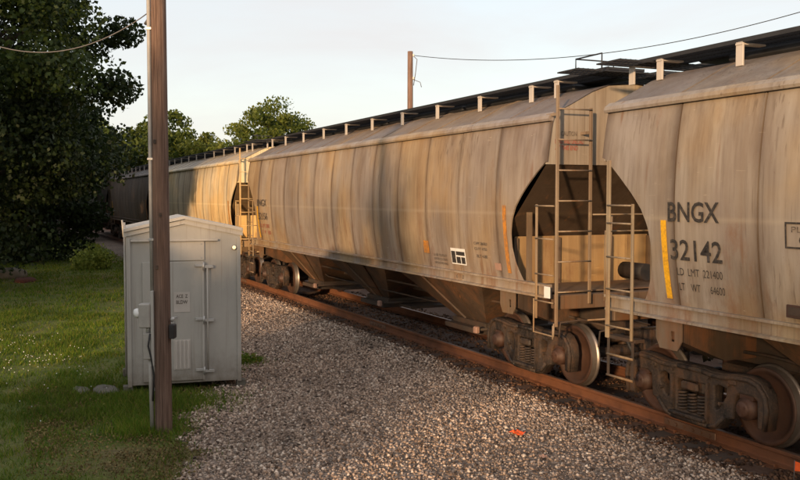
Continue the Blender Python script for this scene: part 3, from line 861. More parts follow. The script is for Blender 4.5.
    # brake gear
    br_ = MB().tube([(-7.55, -0.75, 1.62), (-6.98, -0.75, 1.62)], 0.15, 14).tube([(-7.6, -0.75, 1.62), (-6.93, -0.75, 1.62)], 0.09, 10)
    br_.build('air_reservoir', M['black_iron'], root)
    MB().tube([(7.2, 0.55, 1.60), (7.75, 0.55, 1.60)], 0.13, 14).build('brake_cylinder', M['black_iron'], root)
    bp = MB().tube([(-8.2, -0.34, 0.84), (-6.4, -0.42, 0.92), (-5.0, -0.95, 1.0), (5.0, -0.95, 1.0), (6.4, -0.42, 0.92), (8.2, -0.34, 0.84)], 0.022, 6)
    bp.build('brake_pipe', M['dirty'], root)
    MB().tube([(-6.2, -0.3, 0.92), (-3.0, -0.75, 0.72), (3.0, -0.75, 0.72), (6.0, -0.3, 0.92)], 0.018, 6).build('brake_rod', M['dirty'], root)
    # ladders, right end: corner post with side rungs and the tall end ladder
    ld = MB()
    for y in (-1.46, -0.91):
        top = 4.27 if y < -1 else 3.98
        ld.box(8.28, 8.31, y - 0.022, y + 0.022, 0.95 if y < -1 else 1.25, top, 0.004)
    ld.box(8.0, 8.27, -1.45, -1.42, 3.86, 3.90).box(8.0, 8.27, -0.93, -0.9, 3.62, 3.66)
    rungs(ld.build('end_ladder', P, root, (0.30, 0.235, 0.165)), (8.32, -1.46), (8.32, -0.91), (3.95, 3.53, 3.11, 2.69, 2.27, 1.85, 1.43))
    ld = MB()
    ld.box(7.81, 7.85, -1.50, -1.475, 1.02, 2.64, 0.004)
    ld.tube([(7.79, -1.50, 1.30), (7.79, -1.50, 0.82), (8.30, -1.50, 0.82), (8.30, -1.50, 1.0)], 0.014, 6)
    ld.tube([(8.29, -1.51, 0.97), (8.29, -1.51, 0.78)], 0.012, 6)
    rungs(ld.build('side_ladder', P, root, (0.30, 0.235, 0.165)), (7.83, -1.51), (8.29, -1.51), (2.62, 2.16, 1.66, 1.28))
    hd = MB().tube([(8.32, -0.88, 2.5), (8.36, -0.5, 2.5), (8.36, 0.9, 2.5)], 0.012, 6).tube([(8.32, -0.95, 1.02), (8.32, 0.95, 1.02)], 0.012, 6)
    hd.tube([(8.2, -0.5, 1.40), (8.25, -0.5, 2.5)], 0.014, 6)
    hd.build('end_handrail', P, root, (0.30, 0.235, 0.165))
    # ladders, left end
    ld = MB()
    ld.box(-7.985, -7.915, -1.525, -1.50, 0.98, 3.20, 0.004)
    ld.box(-7.50, -7.46, -1.525, -1.50, 1.0, 2.66, 0.004)
    rungs(ld.build('side_ladder', P, root, (0.34, 0.275, 0.195)), (-7.95, -1.535), (-7.48, -1.535), (2.64, 2.42, 2.0, 1.60, 1.14))
    ld = MB()
    for x_ in (-7.93, -7.46): ld.box(x_ - 0.022, x_ + 0.022, -1.515, -1.500, 0.50, 0.99, 0.003)
    ld.box(-7.97, -7.42, -1.50, -1.36, 0.98, 1.02)
    rungs(ld.build('sill_step', M['dirty'], root), (-7.95, -1.515), (-7.44, -1.515), (0.78, 0.515), 0.016)
    ld = MB().tube([(-8.30, -1.30, 1.40), (-8.30, -1.30, 2.3), (-8.30, 1.30, 2.3), (-8.30, 1.30, 1.40)], 0.012, 6)
    ld.tube([(-8.22, 1.44, 1.10), (-8.22, 1.44, 4.2)], 0.016, 6).tube([(-8.22, 0.9, 1.10), (-8.22, 0.9, 4.0)], 0.016, 6)
    for z in (3.9, 3.5, 3.1, 2.7, 2.3, 1.9, 1.5): ld.tube([(-8.22, 1.44, z), (-8.22, 0.9, z)], 0.012, 6)
    ld.build('end_handrail', P, root, (0.30, 0.235, 0.165))
    for u in (-6.93, 6.93): truck(root, u)
    # yellow markings by the cut ends
    side_rect(6.985, 7.075, 1.60, 2.62, shear=-0.02, n=12).build('safety_stripe', M['orange_rust'], root)
    side_rect(-6.93, -6.845, 1.58, 2.48, shear=-0.02, n=10).build('safety_stripe', M['yellow'], root)
    # tag plates
    MB().box(8.10, 8.24, -1.535, -1.52, 1.34, 1.50, 0.003).build('tag_plate', M['white'], root)
    side_rect(6.62, 6.80, 1.62, 1.73, n=2).build('placard', M['pink'], root)
    return root

def letters(root, txt, u, z, w, h, mat='letter', bold=0.0):
    return link('lettering', side_text(txt, u, z, w, h, bold=bold), M[mat], root)

proto = make_car()
G_CARS = 'covered hopper cars coupled in one train'
specs = [(-18.78, TINT, 'second covered hopper car, fully in view with three sloped bays and long weathered side'),
         (-1.32, (0.315, 0.287, 0.254), 'nearest grey covered hopper car lettered BNGX 32142, cut off by the right edge'),
         (-36.24, (0.74, 0.67, 0.51), 'pale cream covered hopper car seen above the shed roof'),
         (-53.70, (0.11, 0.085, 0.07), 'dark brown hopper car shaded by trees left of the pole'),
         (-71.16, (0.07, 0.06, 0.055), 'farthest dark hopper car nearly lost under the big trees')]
cars = []
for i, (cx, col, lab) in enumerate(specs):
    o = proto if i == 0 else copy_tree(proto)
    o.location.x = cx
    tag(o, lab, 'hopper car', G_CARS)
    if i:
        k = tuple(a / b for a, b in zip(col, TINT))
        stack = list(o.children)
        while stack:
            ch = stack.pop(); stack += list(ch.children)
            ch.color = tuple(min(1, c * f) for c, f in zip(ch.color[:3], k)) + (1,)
    cars.append(o)

c2, c1, c3 = cars[0], cars[1], cars[2]
# nearest car
letters(c1, 'BNGX', -6.83, 2.465, 0.80, 0.225, bold=0.018)
letters(c1, '32142', -6.80, 2.035, 0.80, 0.235, bold=0.012)
letters(c1, 'LD  LMT  221400', -6.715, 1.865, 0.70, 0.085)
letters(c1, 'LT    WT      64600', -6.70, 1.695, 0.70, 0.085)
for a, b, c, d in ((-5.16, -4.60, 2.485, 2.503), (-5.16, -4.60, 2.247, 2.265), (-5.16, -5.143, 2.265, 2.485), (-4.617, -4.60, 2.265, 2.485)):
    side_rect(a, b, c, d, 0.005, n=2).build('plate_border', M['letter'], c1)
letters(c1, 'PLATE', -5.08, 2.405, 0.36, 0.055, 'letter_worn')
letters(c1, 'C', -4.99, 2.285, 0.10, 0.095, bold=0.012)
ph = MB().box(-5.16, -4.70, -1.50, -1.475, 1.575, 1.70, 0.004)
ph = ph.build('placard_holder', M['wheel'], c1)
MB().box(-5.13, -4.96, -1.507, -1.500, 1.60, 1.68).box(-4.93, -4.76, -1.507, -1.500, 1.60, 1.68).build('placard', M['dirty'], ph)
# second car, left end
letters(c2, 'BNGX', -6.90, 2.48, 0.95, 0.20, 'letter_worn', 0.01)
letters(c2, '32156', -6.86, 2.10, 0.95, 0.20, 'letter_worn', 0.01)
letters(c2, 'LD  LMT  220800', -6.70, 1.88, 0.90, 0.10, 'letter_red')
letters(c2, 'LT    WT      65200', -6.60, 1.70, 0.85, 0.10, 'letter_red')
# second car, right end
letters(c2, 'CAPY 286000', 6.02, 1.985, 0.42, 0.045, 'letter_worn'); letters(c2, 'CU FT 4750', 6.02, 1.90, 0.40, 0.045, 'letter_worn'); letters(c2, 'BLT 4-80', 6.08, 1.78, 0.33, 0.05, 'letter_worn')
letters(c2, 'LUBE OUTLET', 4.50, 1.72, 0.50, 0.04, 'letter_worn'); letters(c2, 'GATES CLOSED', 4.50, 1.65, 0.50, 0.04, 'letter_worn'); letters(c2, 'BEFORE MOVING', 4.50, 1.58, 0.50, 0.04, 'letter_worn')
cs = side_rect(5.17, 5.68, 1.62, 1.89, 0.005, n=3).build('stencil_panel', M['white'], c2)
for a, b, c, d in ((5.19, 5.33, 1.64, 1.84), (5.36, 5.50, 1.64, 1.75), (5.53, 5.66, 1.64, 1.75), (5.36, 5.66, 1.775, 1.84)):
    side_rect(a, b, c, d, 0.008, n=2).build('stencil_block', M['letter'], cs)
side_rect(4.13, 4.33, 1.75, 1.97, 0.004, n=2).build('paint_mark', M['orange_rust'], c2)
me = text_mesh('lettering', '6 1 8', 0.26, 0.07); warp(me, lambda c: Vector((5.28 + c.x, -1.4275, 1.385 + c.y)))
link('lettering', me, M['letter_worn'], c2)
for j, (t_, z_, m_) in enumerate((('CAUTION', 3.60, 'letter_worn'), ('LOAD AND UNLOAD', 3.49, 'letter_red'), ('AT THIS END', 3.40, 'letter_red'))):
    me = text_mesh('lettering', t_, 0.26 if j == 0 else 0.48 - 0.1 * (j == 2), 0.065)
    warp(me, lambda c: Vector((HALF - 0.012, -1.36 + (0.10 if j == 0 else 0.0) + c.x, z_ + c.y)))
    link('lettering', me, M[m_], c2)

# ------------------------------------------------------------------ equipment shed
SH = R(-7.0)
shed = empty('equipment_shed', (-13.885, -5.89, -0.04), SH)
tag(shed, 'grey metal equipment shed with gable roof and posted door beside the pole', 'shed')
W2, D_, B_, E_ = 0.845, 1.55, 0.15, 2.46      # half width, depth, floor, eaves
PKZ = 2.64
def sx(mb, name, mat, par=shed): return mb.build(name, mat, par)
# walls: front face at x=0, depth towards -x, width along y
b = MB()
fr = [(-W2, B_), (W2, B_), (W2, E_), (0, PKZ), (-W2, E_)]
b.prism(fr, -0.03, 0.0, 'yz'); b.prism(fr, -D_, -D_ + 0.03, 'yz')
b.box(-D_ + 0.03, -0.03, -W2, -W2 + 0.03, B_, E_).box(-D_ + 0.03, -0.03, W2 - 0.03, W2, B_, E_).box(-D_ + 0.03, -0.03, -W2 + 0.03, W2 - 0.03, B_, B_ + 0.05)
sx(b, 'wall', M['shed'])
for s in (-1, 1):
    y0, y1 = 0.0, s * (W2 + 0.035)
    z0, z1 = PKZ + 0.012, E_ + 0.012 - 0.035 * (PKZ - E_) / W2
    r_ = MB().prism([(y0, z0), (y1, z1), (y1, z1 + 0.045), (y0, z0 + 0.045)], -D_ - 0.05, 0.07, 'yz')
    sx(r_, 'roof_panel', M['shed_trim'])
    f_ = MB().prism([(y0, z0 - 0.075), (y1, z1 - 0.075), (y1, z1 - 0.002), (y0, z0 - 0.002)], 0.004, 0.03, 'yz')
    sx(f_, 'fascia', M['shed_trim'])
    c_ = MB().box(0.003, 0.03, s * W2 - (0.06 if s > 0 else 0.0), s * W2 + (0.0 if s > 0 else 0.06), B_ - 0.02, E_ - 0.1, 0.004)
    sx(c_, 'corner_trim', M['shed'])
    for a_ in (-0.14, -D_): sx(MB().box(a_, a_ + 0.14, s * W2 - 0.07, s * W2 + 0.07, -0.05, B_ - 0.003, 0.008), 'foot', M['stone'])
sx(MB().box(-0.40 + 0.404, 0.055, -0.78, 0.50, 2.315, 2.345, 0.004), 'drip_ledge', M['shed_trim'])
tp = MB().box(0.004, 0.022, -0.33, 0.30, 2.02, 2.31, 0.005)
tp = sx(tp, 'transom_panel', M['shed_trim'])
for y in (-0.28, 0.25):
    for z in (2.06, 2.27):
        MB().lathe([(0.012, 0.022), (0.010, 0.028)], (0, y, z), 'x', 8).build('screw', M['galv'], tp)
dr = MB().box(0.006, 0.034, -0.62, 0.285, 0.19, 2.005, 0.006)
dr = sx(dr, 'door', M['shed'])
MB().box(0.034, 0.05, 0.255, 0.285, 0.19, 2.0).build('door_edge', M['shed_trim'], dr)
for z in (1.92, 1.10, 0.32):
    hg = MB().box(0.035, 0.062, 0.15, 0.27, z + 0.005, z + 0.045, 0.004).box(0.02, 0.058, 0.29, 0.43, z - 0.02, z + 0.025, 0.004)
    hg.tube([(0.06, 0.28, z - 0.05), (0.06, 0.28, z + 0.07)], 0.016, 8)
    hg.build('hinge', M['galv'], dr)
MB().tube([(0.058, 0.335, 0.34), (0.058, 0.335, 1.9)], 0.012, 8).build('lock_rod', M['shed_trim'], dr)
MB().box(0.034, 0.075, -0.30, -0.16, 1.05, 1.10, 0.006).tube([(0.06, -0.20, 1.10), (0.09, -0.20, 1.17), (0.09, -0.12, 1.17)], 0.014, 6).build('door_handle', M['galv'], dr)
lv = MB().box(0.035, 0.042, -0.175, 0.075, 0.36, 0.82, 0.002).build('vent', M['louvre'], dr)
for k in range(4):
    y = -0.155 + 0.06 * k
    MB().box(0.043, 0.056, y, y + 0.034, 0.375, 0.805, 0.003).build('vent_slat', M['louvre'], lv)
sgn = MB().box(0.036, 0.040, -0.165, 0.075, 1.24, 1.545).build('notice', M['louvre'], dr)
for tx, z in (('ACE  Z', 1.455), ('BLDW', 1.365)):
    me = text_mesh('lettering', tx, 0.17, 0.055, 0.02); warp(me, lambda c: Vector((0.0425, -0.13 + c.x, z + c.y)))
    link('lettering', me, M['letter_worn'], sgn)
lm = MB().lathe([(0.034, 0.002), (0.038, 0.03), (0.03, 0.05)], (0, 0.745, 2.21), 'x', 16)
lm = sx(lm, 'lamp', M['galv'])
gm, gnt, gb_, _ = new_mat('lit_lens')
gb_.inputs['Base Color'].default_value = (0.9, 0.75, 0.5, 1); gb_.inputs['Emission Color'].default_value = (1.0, 0.62, 0.30, 1); gb_.inputs['Emission Strength'].default_value = 0.6
MB().lathe([(0.028, 0.051), (0.024, 0.062), (0.012, 0.070), (0.0, 0.072)], (0, 0.745, 2.21), 'x', 16).build('lens', gm, lm)
sx(MB().tube([(-0.9, -W2 - 0.03, 2.35), (-0.9, -W2 - 0.05, 2.62)], 0.015, 8).tube([(-0.25, -W2 - 0.02, 0.3), (-0.25, -W2 - 0.02, 2.60)], 0.018, 8), 'conduit', M['conduit'])

# ------------------------------------------------------------------ utility pole with meter
PX, PY = -11.52, -6.62
pole = empty('utility_pole', (PX, PY, 0.0), R(0))
tag(pole, 'brown wooden utility pole with meter and conduit standing before the shed', 'utility pole')
pts = [(0, 0, -0.3), (0, 0, 0.0), (0, 0, 1.5), (0, 0, 3.0), (-0.01, 0, 6.0), (-0.01, 0, 9.5)]
MB().tube(pts, [0.108, 0.106, 0.102, 0.098, 0.090, 0.080], 24).build('shaft', M['pole'], pole)
lft = Vector((-math.sin(HEAD), -math.cos(HEAD), 0)); fwd = Vector((math.cos(HEAD), -math.sin(HEAD), 0))   # along the pole's meter side, and towards the yard
def pl(a, bb, z): 
    p = lft * a + fwd * bb
    return (p.x, p.y, z)
MB().tube([pl(0.118, 0.01, 1.72), pl(0.122, 0.01, 3.0), pl(0.118, 0.01, 9.2)], 0.026, 10).build('conduit', M['conduit'], pole)
MB().tube([pl(0.135, 0.03, -0.1), pl(0.145, 0.03, 0.6), pl(0.150, 0.03, 0.98)], 0.026, 10).build('conduit', M['conduit'], pole)
def obox(a0, a1, b0, b1, z0, z1, bev=0.006):
    mb = MB().box(a0, a1, b0, b1, z0, z1, bev)
    mb.v = [pl(x_, y_, z_) for x_, y_, z_ in mb.v]
    return mb
obox(0.085, 0.125, 0.02, 0.10, 0.84, 1.78).build('backing_board', M['shed_trim'], pole)
bx_ = obox(0.126, 0.27, -0.03, 0.12, 1.32, 1.62, 0.012).build('meter_box', M['conduit'], pole)
mt = MB().lathe([(0.060, 0.0), (0.060, 0.05), (0.05, 0.075), (0.0, 0.085)], (0, 0, 0), 'x', 18).build('meter', M['white'], bx_)
mt.location = pl(0.262, 0.045, 1.50); mt.rotation_euler.z = math.atan2(lft.y, lft.x) + 0.55
obox(0.126, 0.225, -0.01, 0.09, 0.92, 1.25, 0.01).build('switch_box', M['conduit'], pole)
MB().tube([pl(0.17, 0.03, 1.24), pl(0.17, 0.03, 1.34)], 0.03, 10).build('conduit_nipple', M['galv'], pole)
MB().tube([pl(0.13, 0.10, 1.25), pl(0.15, 0.12, 1.1), pl(0.12, 0.10, 0.95), pl(0.09, 0.09, 0.72), pl(0.11, 0.08, 0.40)], 0.011, 6).build('cable', M['insul'], pole)
for z in (0.52, 2.4, 3.4, 5.0): obox(0.085, 0.155, -0.02, 0.04, z, z + 0.03, 0.003).build('conduit_strap', M['galv'], pole)
obox(-0.17, -0.10, -0.03, 0.09, 1.18, 1.36, 0.01).build('junction_box', M['black_iron'], pole)
obox(-0.16, -0.11, 0.0, 0.06, 1.40, 1.44, 0.01).build('bracket', M['galv'], pole)
for a, z in ((0.02, 2.05), (-0.03, 2.7), (0.03, 3.6)): obox(a, a + 0.03, 0.095, 0.108, z, z + 0.05, 0.002).build('tag', M['truck'], pole)

def sag(a, b, d, n=30):
    a, b = Vector(a), Vector(b)
    return [a.lerp(b, k / n) - Vector((0, 0, 4 * d * (k / n) * (1 - k / n))) for k in range(n + 1)]
# service drop to the pole
mb = MB().tube(sag((-11.70, -6.70, 5.25), (-13.27, -10.09, 6.24), 0.93), 0.007, 6)
mb.tube(sag((-11.62, -6.66, 5.24), (-11.75, -6.75, 5.10), 0.0, 4), 0.02, 6)
tag(mb.build('service_wire', M['wire']), 'thin grey service wire sagging from the near pole across the dark tree', 'wire')

far_pole = empty('utility_pole', (-42.12, 10.95, 0.0))
tag(far_pole, 'distant bare wooden pole rising behind the middle of the train', 'utility pole')
MB().tube([(0, 0, -0.2), (0, 0, 5), (0, 0, 10.32)], [0.17, 0.155, 0.135], 14).build('shaft', M['far_pole'], far_pole)
MB().tube([(0.10, 0.12, 10.1), (0.22, 0.28, 9.9), (0.16, 0.22, 9.2), (0.10, 0.14, 8.6)], 0.02, 6).tube([(0.1, 0.12, 8.9), (0.34, 0.40, 8.75), (0.38, 0.45, 8.5)], 0.018, 6).build('wire_drop', M['wire'], far_pole)
for z in (10.05, 8.9): MB().lathe([(0.03, z), (0.055, z + 0.03), (0.04, z + 0.08), (0.055, z + 0.11), (0.03, z + 0.14)], (0.12, 0.13, 0), 'z', 10).build('insulator', M['white'], far_pole)
tag(MB().tube(sag((-42.05, 11.08, 10.12), (-19.63, 22.04, 11.31), 1.5, 60), 0.017, 6).build('overhead_wire', M['insul']), 'dark overhead wire drooping across the sky from the distant pole', 'wire')

# ------------------------------------------------------------------ stones, bed, flags
def rock(name, loc, sx_, sy_, sz_, mat, seed, lab, cat, group=None):
    r = np.random.default_rng(seed)
    vs, fs = [], []
    nu, nv = 14, 8
    ph = r.uniform(0, 6, 6)
    for j in range(nv + 1):
        th = math.pi * j / nv
        for i in range(nu):
            a = 2 * math.pi * i / nu
            k = 1 + 0.14 * math.sin(2 * a + ph[0]) + 0.09 * math.sin(3 * a + ph[1] + th) + 0.06 * math.sin(5 * a + ph[2] - 2 * th)
            s_ = math.copysign(abs(math.sin(th)) ** 0.6, math.sin(th)); c_ = math.copysign(abs(math.cos(th)) ** 0.7, math.cos(th))
            vs.append((sx_ * k * s_ * math.cos(a), sy_ * k * s_ * math.sin(a), sz_ * c_ * (1 + 0.08 * math.sin(3 * a + ph[3]))))
    for j in range(nv):
        for i in range(nu): fs.append((j * nu + i, j * nu + (i + 1) % nu, (j + 1) * nu + (i + 1) % nu, (j + 1) * nu + i))
    o = MB().add(vs, fs, True).build(name, M[mat])
    o.location = loc
    return tag(o, lab, cat, group)
rock('boulder', (-35.9, -8.05, 0.10), 0.50, 0.62, 0.26, 'stone', 1, 'low grey boulder on the far lawn under the dark tree', 'stone')
rock('mulch_mound', (-34.3, -7.55, 0.0), 0.55, 0.42, 0.13, 'mulch', 2, 'red brown mulch mound beside the grey boulder', 'mulch')
rock('flat_stone', (-14.45, -7.36, 0.0), 0.22, 0.13, 0.05, 'stone', 3, 'small tan flat stone in the grass, farther out from the shed', 'stone', 'flat stones beside the shed')
rock('flat_stone', (-14.30, -7.02, 0.0), 0.34, 0.17, 0.065, 'stone', 4, 'larger grey flat stone in the grass, nearest the shed wall', 'stone', 'flat stones beside the shed')

def crumple(name, loc, size, mat, seed, lab, cat, group=None):
    r = np.random.default_rng(seed)
    n = 6; vs = []; fs = []
    for i in range(n + 1):
        for j in range(n + 1):
            vs.append(((i / n - .5) * size + r.normal() * size * .05, (j / n - .5) * size * .8 + r.normal() * size * .05, abs(r.normal()) * size * .15 + 0.02))
    for i in range(n):
        for j in range(n): fs.append((i * (n + 1) + j, (i + 1) * (n + 1) + j, (i + 1) * (n + 1) + j + 1, i * (n + 1) + j + 1))
    o = MB().add(vs, fs).build(name, M[mat]); o.location = loc
    return tag(o, lab, cat, group)
crumple('plastic_scrap', (-9.49, -2.68, 0.01), 0.17, 'orange', 5, 'crumpled bright orange plastic scrap lying on the gravel', 'litter')
crumple('plastic_scrap', (-8.52, -2.95, 0.01), 0.08, 'pink', 6, 'tiny dull red scrap at the lower edge of the gravel', 'litter')
fl = empty('marker_flag', (-6.60, -1.22, 0.0))
tag(fl, 'red orange marker flag on a wire stem in the lower right corner', 'flag')
MB().tube([(0, 0, -0.05), (0.01, 0.0, 0.30)], 0.004, 6).build('stem', M['wire'], fl)
MB().add([(0.01, 0, 0.29), (0.01, 0.002, 0.19), (0.10, 0.05, 0.20), (0.10, 0.045, 0.27), (0.012, 0.006, 0.29), (0.012, 0.008, 0.19), (0.10, 0.056, 0.20), (0.10, 0.051, 0.27)], [(0, 1, 2, 3), (7, 6, 5, 4), (0, 3, 7, 4), (1, 5, 6, 2), (2, 6, 7, 3), (0, 4, 5, 1)]).build('flag', M['orange'], fl)

# ------------------------------------------------------------------ trees
def leaf_cards(P, size, rg, droop=0.35):
    """one folded leaf spray (a bent diamond, two triangles as a quad) at each point"""
    n = len(P)
    d = rg.normal(size=(n, 3)); d[:, 2] -= droop; d /= np.linalg.norm(d, axis=1)[:, None]
    t = rg.normal(size=(n, 3)); t -= d * (t * d).sum(1)[:, None]; t /= np.linalg.norm(t, axis=1)[:, None]
    nn = np.cross(d, t)
    s = (size * rg.uniform(0.6, 1.25, n))[:, None]
    w = s * rg.uniform(0.30, 0.46, n)[:, None]
    V = np.stack([P - d * s * 0.5, P + t * w - nn * w * 0.25, P + d * s * 0.5, P - t * w - nn * w * 0.25], 1)
    return V.reshape(-1, 3), np.arange(n * 4).reshape(n, 4)

def tree(name, loc, crown_c, crown_r, nclump, clump_r, nleaf, leaf, mat, seed, lab, cat='tree', group=None, trunk_r=0.28, kind=None, mats=None, shell=0.35, low=-1.0, lit=None):
    """crown_c: centre above the base; clumps scattered through an ellipsoid, leaves through each clump"""
    rg = np.random.default_rng(seed)
    root = empty(name, loc)
    tag(root, lab, cat, group, kind)
    cc = np.array(crown_c, float); cr = np.array(crown_r, float)
    q = rg.normal(size=(nclump * 3, 3)); q /= np.linalg.norm(q, axis=1)[:, None]
    q = q[q[:, 2] > low][:nclump]
    rad = shell + (1 - shell) * rg.random(len(q)) ** 0.55
    K = cc + q * cr * rad[:, None]
    kr = clump_r * rg.uniform(0.6, 1.35, len(K))
    idx = rg.integers(0, len(K), nleaf)
    p = rg.normal(size=(nleaf, 3)); p /= np.linalg.norm(p, axis=1)[:, None]
    p *= (rg.random(nleaf) ** 0.45)[:, None] * np.array([1.15, 1.15, 0.72])
    P = K[idx] + p * kr[idx][:, None]
    keep = P[:, 2] > 0.08
    P = P[keep]
    V, F = leaf_cards(P, leaf, rg)
    mats = mats or [LEAF[mat]]
    mi = None
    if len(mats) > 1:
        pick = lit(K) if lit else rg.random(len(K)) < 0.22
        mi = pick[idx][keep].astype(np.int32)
    link('crown', np_mesh('crown', V, 4, F, mats, mi), None, root)
    tk = MB()
    top = Vector((cc[0] * 0.8, cc[1] * 0.8, cc[2] + cr[2] * 0.45))
    stem = [Vector((0, 0, -0.3)), Vector((0.03, 0.02, 0.9)), Vector((0.1, -0.08, max(1.6, cc[2] * 0.55))), Vector((cc[0] * 0.5, cc[1] * 0.5, cc[2])), top]
    tk.tube(stem, [trunk_r * 1.25, trunk_r, trunk_r * 0.85, trunk_r * 0.55, trunk_r * 0.15], 10)
    lb = MB()
    for k in rg.choice(len(K), min(len(K), 26), replace=False):
        e = Vector(K[k]); s0 = stem[2].lerp(stem[3], float(rg.uniform(0, 1.0)))
        if e.z < s0.z - 0.5: s0 = stem[2].lerp(stem[1], 0.3)
        md = s0.lerp(e, 0.5) + Vector((0, 0, 0.12 * (e - s0).length))
        lb.tube([s0, md, e], [trunk_r * 0.35, trunk_r * 0.2, trunk_r * 0.06], 5)
    tko = tk.build('trunk', M['bark'], root)
    lb.build('limb', M['bark'], tko)
    return root

def ground_at(px_x, depth):
    l = (px_x - 400) / 906.7 * depth
    return (CAM.x - math.cos(HEAD) * depth + math.sin(HEAD) * l, CAM.y + math.sin(HEAD) * depth + math.cos(HEAD) * l, 0.0)

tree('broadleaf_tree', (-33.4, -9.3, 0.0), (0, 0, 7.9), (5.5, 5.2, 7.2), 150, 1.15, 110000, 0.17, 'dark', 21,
     'huge dark broadleaf tree filling the upper left with ragged edge against the sky', trunk_r=0.42, shell=0.45, mats=[LEAF['dark'], LEAF['deep_lit']],
     lit=lambda K: (K[:, 0] > 0.3) & (K[:, 2] > 6.6) & (0.41 * K[:, 0] + 0.91 * K[:, 1] > 0.6) & (0.41 * K[:, 0] + 0.91 * K[:, 1] < 4.2))  # upper near clumps take lighter leaves, painting in sunlight
tree('broadleaf_tree', (-44.9, -7.0, 0.0), (0, 0, 4.6), (3.6, 3.6, 4.6), 70, 1.1, 30000, 0.22, 'dark', 22,
     'dark low branched tree behind the huge one, crown nearly touching the lawn', trunk_r=0.3)
tree('broadleaf_tree', (-52.0, -12.5, 0.0), (0, 0, 6.0), (4.6, 4.6, 5.6), 70, 1.3, 22000, 0.26, 'dark', 23,
     'tall shaded tree at the far left end of the lawn', trunk_r=0.35)
G_BG = 'green trees rising beyond the train'
tree('background_tree', (-91.5, 7.6, 0.0), (0, 0, 7.0), (4.6, 4.6, 4.0), 60, 1.2, 15000, 0.34, 'mid', 24,
     'mid green rounded tree just right of the pole, beyond the cream car', group=G_BG)
tree('background_tree', (-98.5, 2.0, 0.0), (0, 0, 6.6), (4.8, 4.8, 4.2), 60, 1.2, 14000, 0.34, 'mid', 25,
     'darker green tree between the huge tree and the pole', group=G_BG)
tree('background_tree', (-84.5, 10.3, 0.0), (0, 0, 5.6), (3.2, 3.2, 2.9), 40, 0.95, 9000, 0.30, 'light', 26,
     'small pale tree in the dip beside the big rounded tree', group=G_BG)
tree('background_tree', (-72.8, 12.6, 0.0), (0, 0, 6.6), (3.7, 3.9, 4.0), 85, 0.95, 20000, 0.26, 'mid', 27,
     'big rounded sunlit tree above the cream car and second car', group=G_BG, mats=[LEAF['mid'], LEAF['light']])
tree('background_tree', (-70.5, 15.3, 0.0), (0, 0, 5.4), (2.6, 2.6, 3.0), 40, 0.9, 9000, 0.26, 'light', 28,
     'lower yellow green tree on the right shoulder of the rounded tree', group=G_BG)

tree('background_tree', (-80.0, 14.0, 0.0), (0, 0, 5.8), (3.8, 3.8, 3.2), 50, 1.0, 12000, 0.30, 'light', 29,
     'hazy pale green tree showing between the small pale tree and the rounded one', group=G_BG)
tree('background_tree', (-104.0, 9.5, 0.0), (0, 0, 6.4), (4.2, 4.2, 4.0), 50, 1.2, 11000, 0.36, 'light', 30,
     'farthest yellow green tree, just left of the pale tree in the dip', group=G_BG)

def woods(name, boxes, n, leaf, mats, seed, lab, cat):
    """a far wood that reads as one mass: leaf sprays in lumps along a belt, with trunks"""
    rg = np.random.default_rng(seed)
    P = []
    tk = MB()
    for (x, y, r, z0, z1, cnt) in boxes:
        m_ = int(cnt)
        K = np.stack([x + rg.normal(size=14) * r * 0.45, y + rg.normal(size=14) * r * 0.45, rg.uniform(z0, z1, 14)], 1)
        idx = rg.integers(0, 14, m_)
        q = rg.normal(size=(m_, 3)); q /= np.linalg.norm(q, axis=1)[:, None]
        p_ = K[idx] + q * (rg.random(m_) ** 0.4)[:, None] * r * 0.55
        P.append(p_)
        tk.tube([(x, y, -0.2), (x + 0.1, y, z0 + 0.5 * (z1 - z0)), (x, y + 0.1, z1)], [0.25, 0.18, 0.05], 7)
    P = np.concatenate(P); P = P[P[:, 2] > 0.1]
    V, F = leaf_cards(P, leaf, rg)
    nvt = len(V)
    tv = np.array(tk.v); tf = np.array([f for f in tk.f if len(f) == 4])
    V2 = np.concatenate([V, tv]); F2 = np.concatenate([F, tf + nvt])
    mi = np.concatenate([np.zeros(len(F), int), np.ones(len(tf), int)])
    return tag(link(name, np_mesh(name, V2, 4, F2, [mats, M['bark']], mi)), lab, cat, kind='stuff')
rr = random.Random(3)
belt = []
for k in range(22):
    t = k / 21
    x, y, _ = ground_at(-190 + 290 * t, 62 + rr.uniform(-4, 10))
    belt.append((x, min(y, -4.5), 3.4, 0.4, rr.uniform(6.5, 11), 1500))
woods('woods', belt, 0, 0.36, LEAF['dark'], 31, 'dark wood closing off the lawn at the left', 'woods')

belt = []  # unseen trees, placed and shaped to shade the yard and train
for k in range(18):
    bx = -76 + 3.4 * k + rr.uniform(-1, 1)
    belt.append((bx, -24 + rr.uniform(-4, 3), 3.8, 0.8, rr.uniform(11.5, 13.5) if bx > -27 else rr.uniform(7.2, 8.6), 2600))
for x, h, n_ in ((-7.4, 3.2, 700), (-6.2, 3.4, 800), (-5.0, 3.6, 800), (-4.3, 6.2, 170), (-3.3, 6.0, 170), (-2.4, 3.4, 500)):  # clumps added to shade the shed and break up the pole's shadow
    belt.append((x, -14.2 + rr.uniform(-0.4, 0.4), 1.6, 0.3, h, n_))
for k in range(9):
    belt.append((21.0 + 3.2 * k + rr.uniform(-0.8, 0.8), -30 + rr.uniform(-2, 2), 2.8, 0.8, 8.0 + rr.uniform(-0.7, 0.4), 900))
woods('woods', belt, 0, 0.45, LEAF['dark'], 32, 'unseen wood behind the viewpoint, placed and shaped to shade the yard', 'woods')

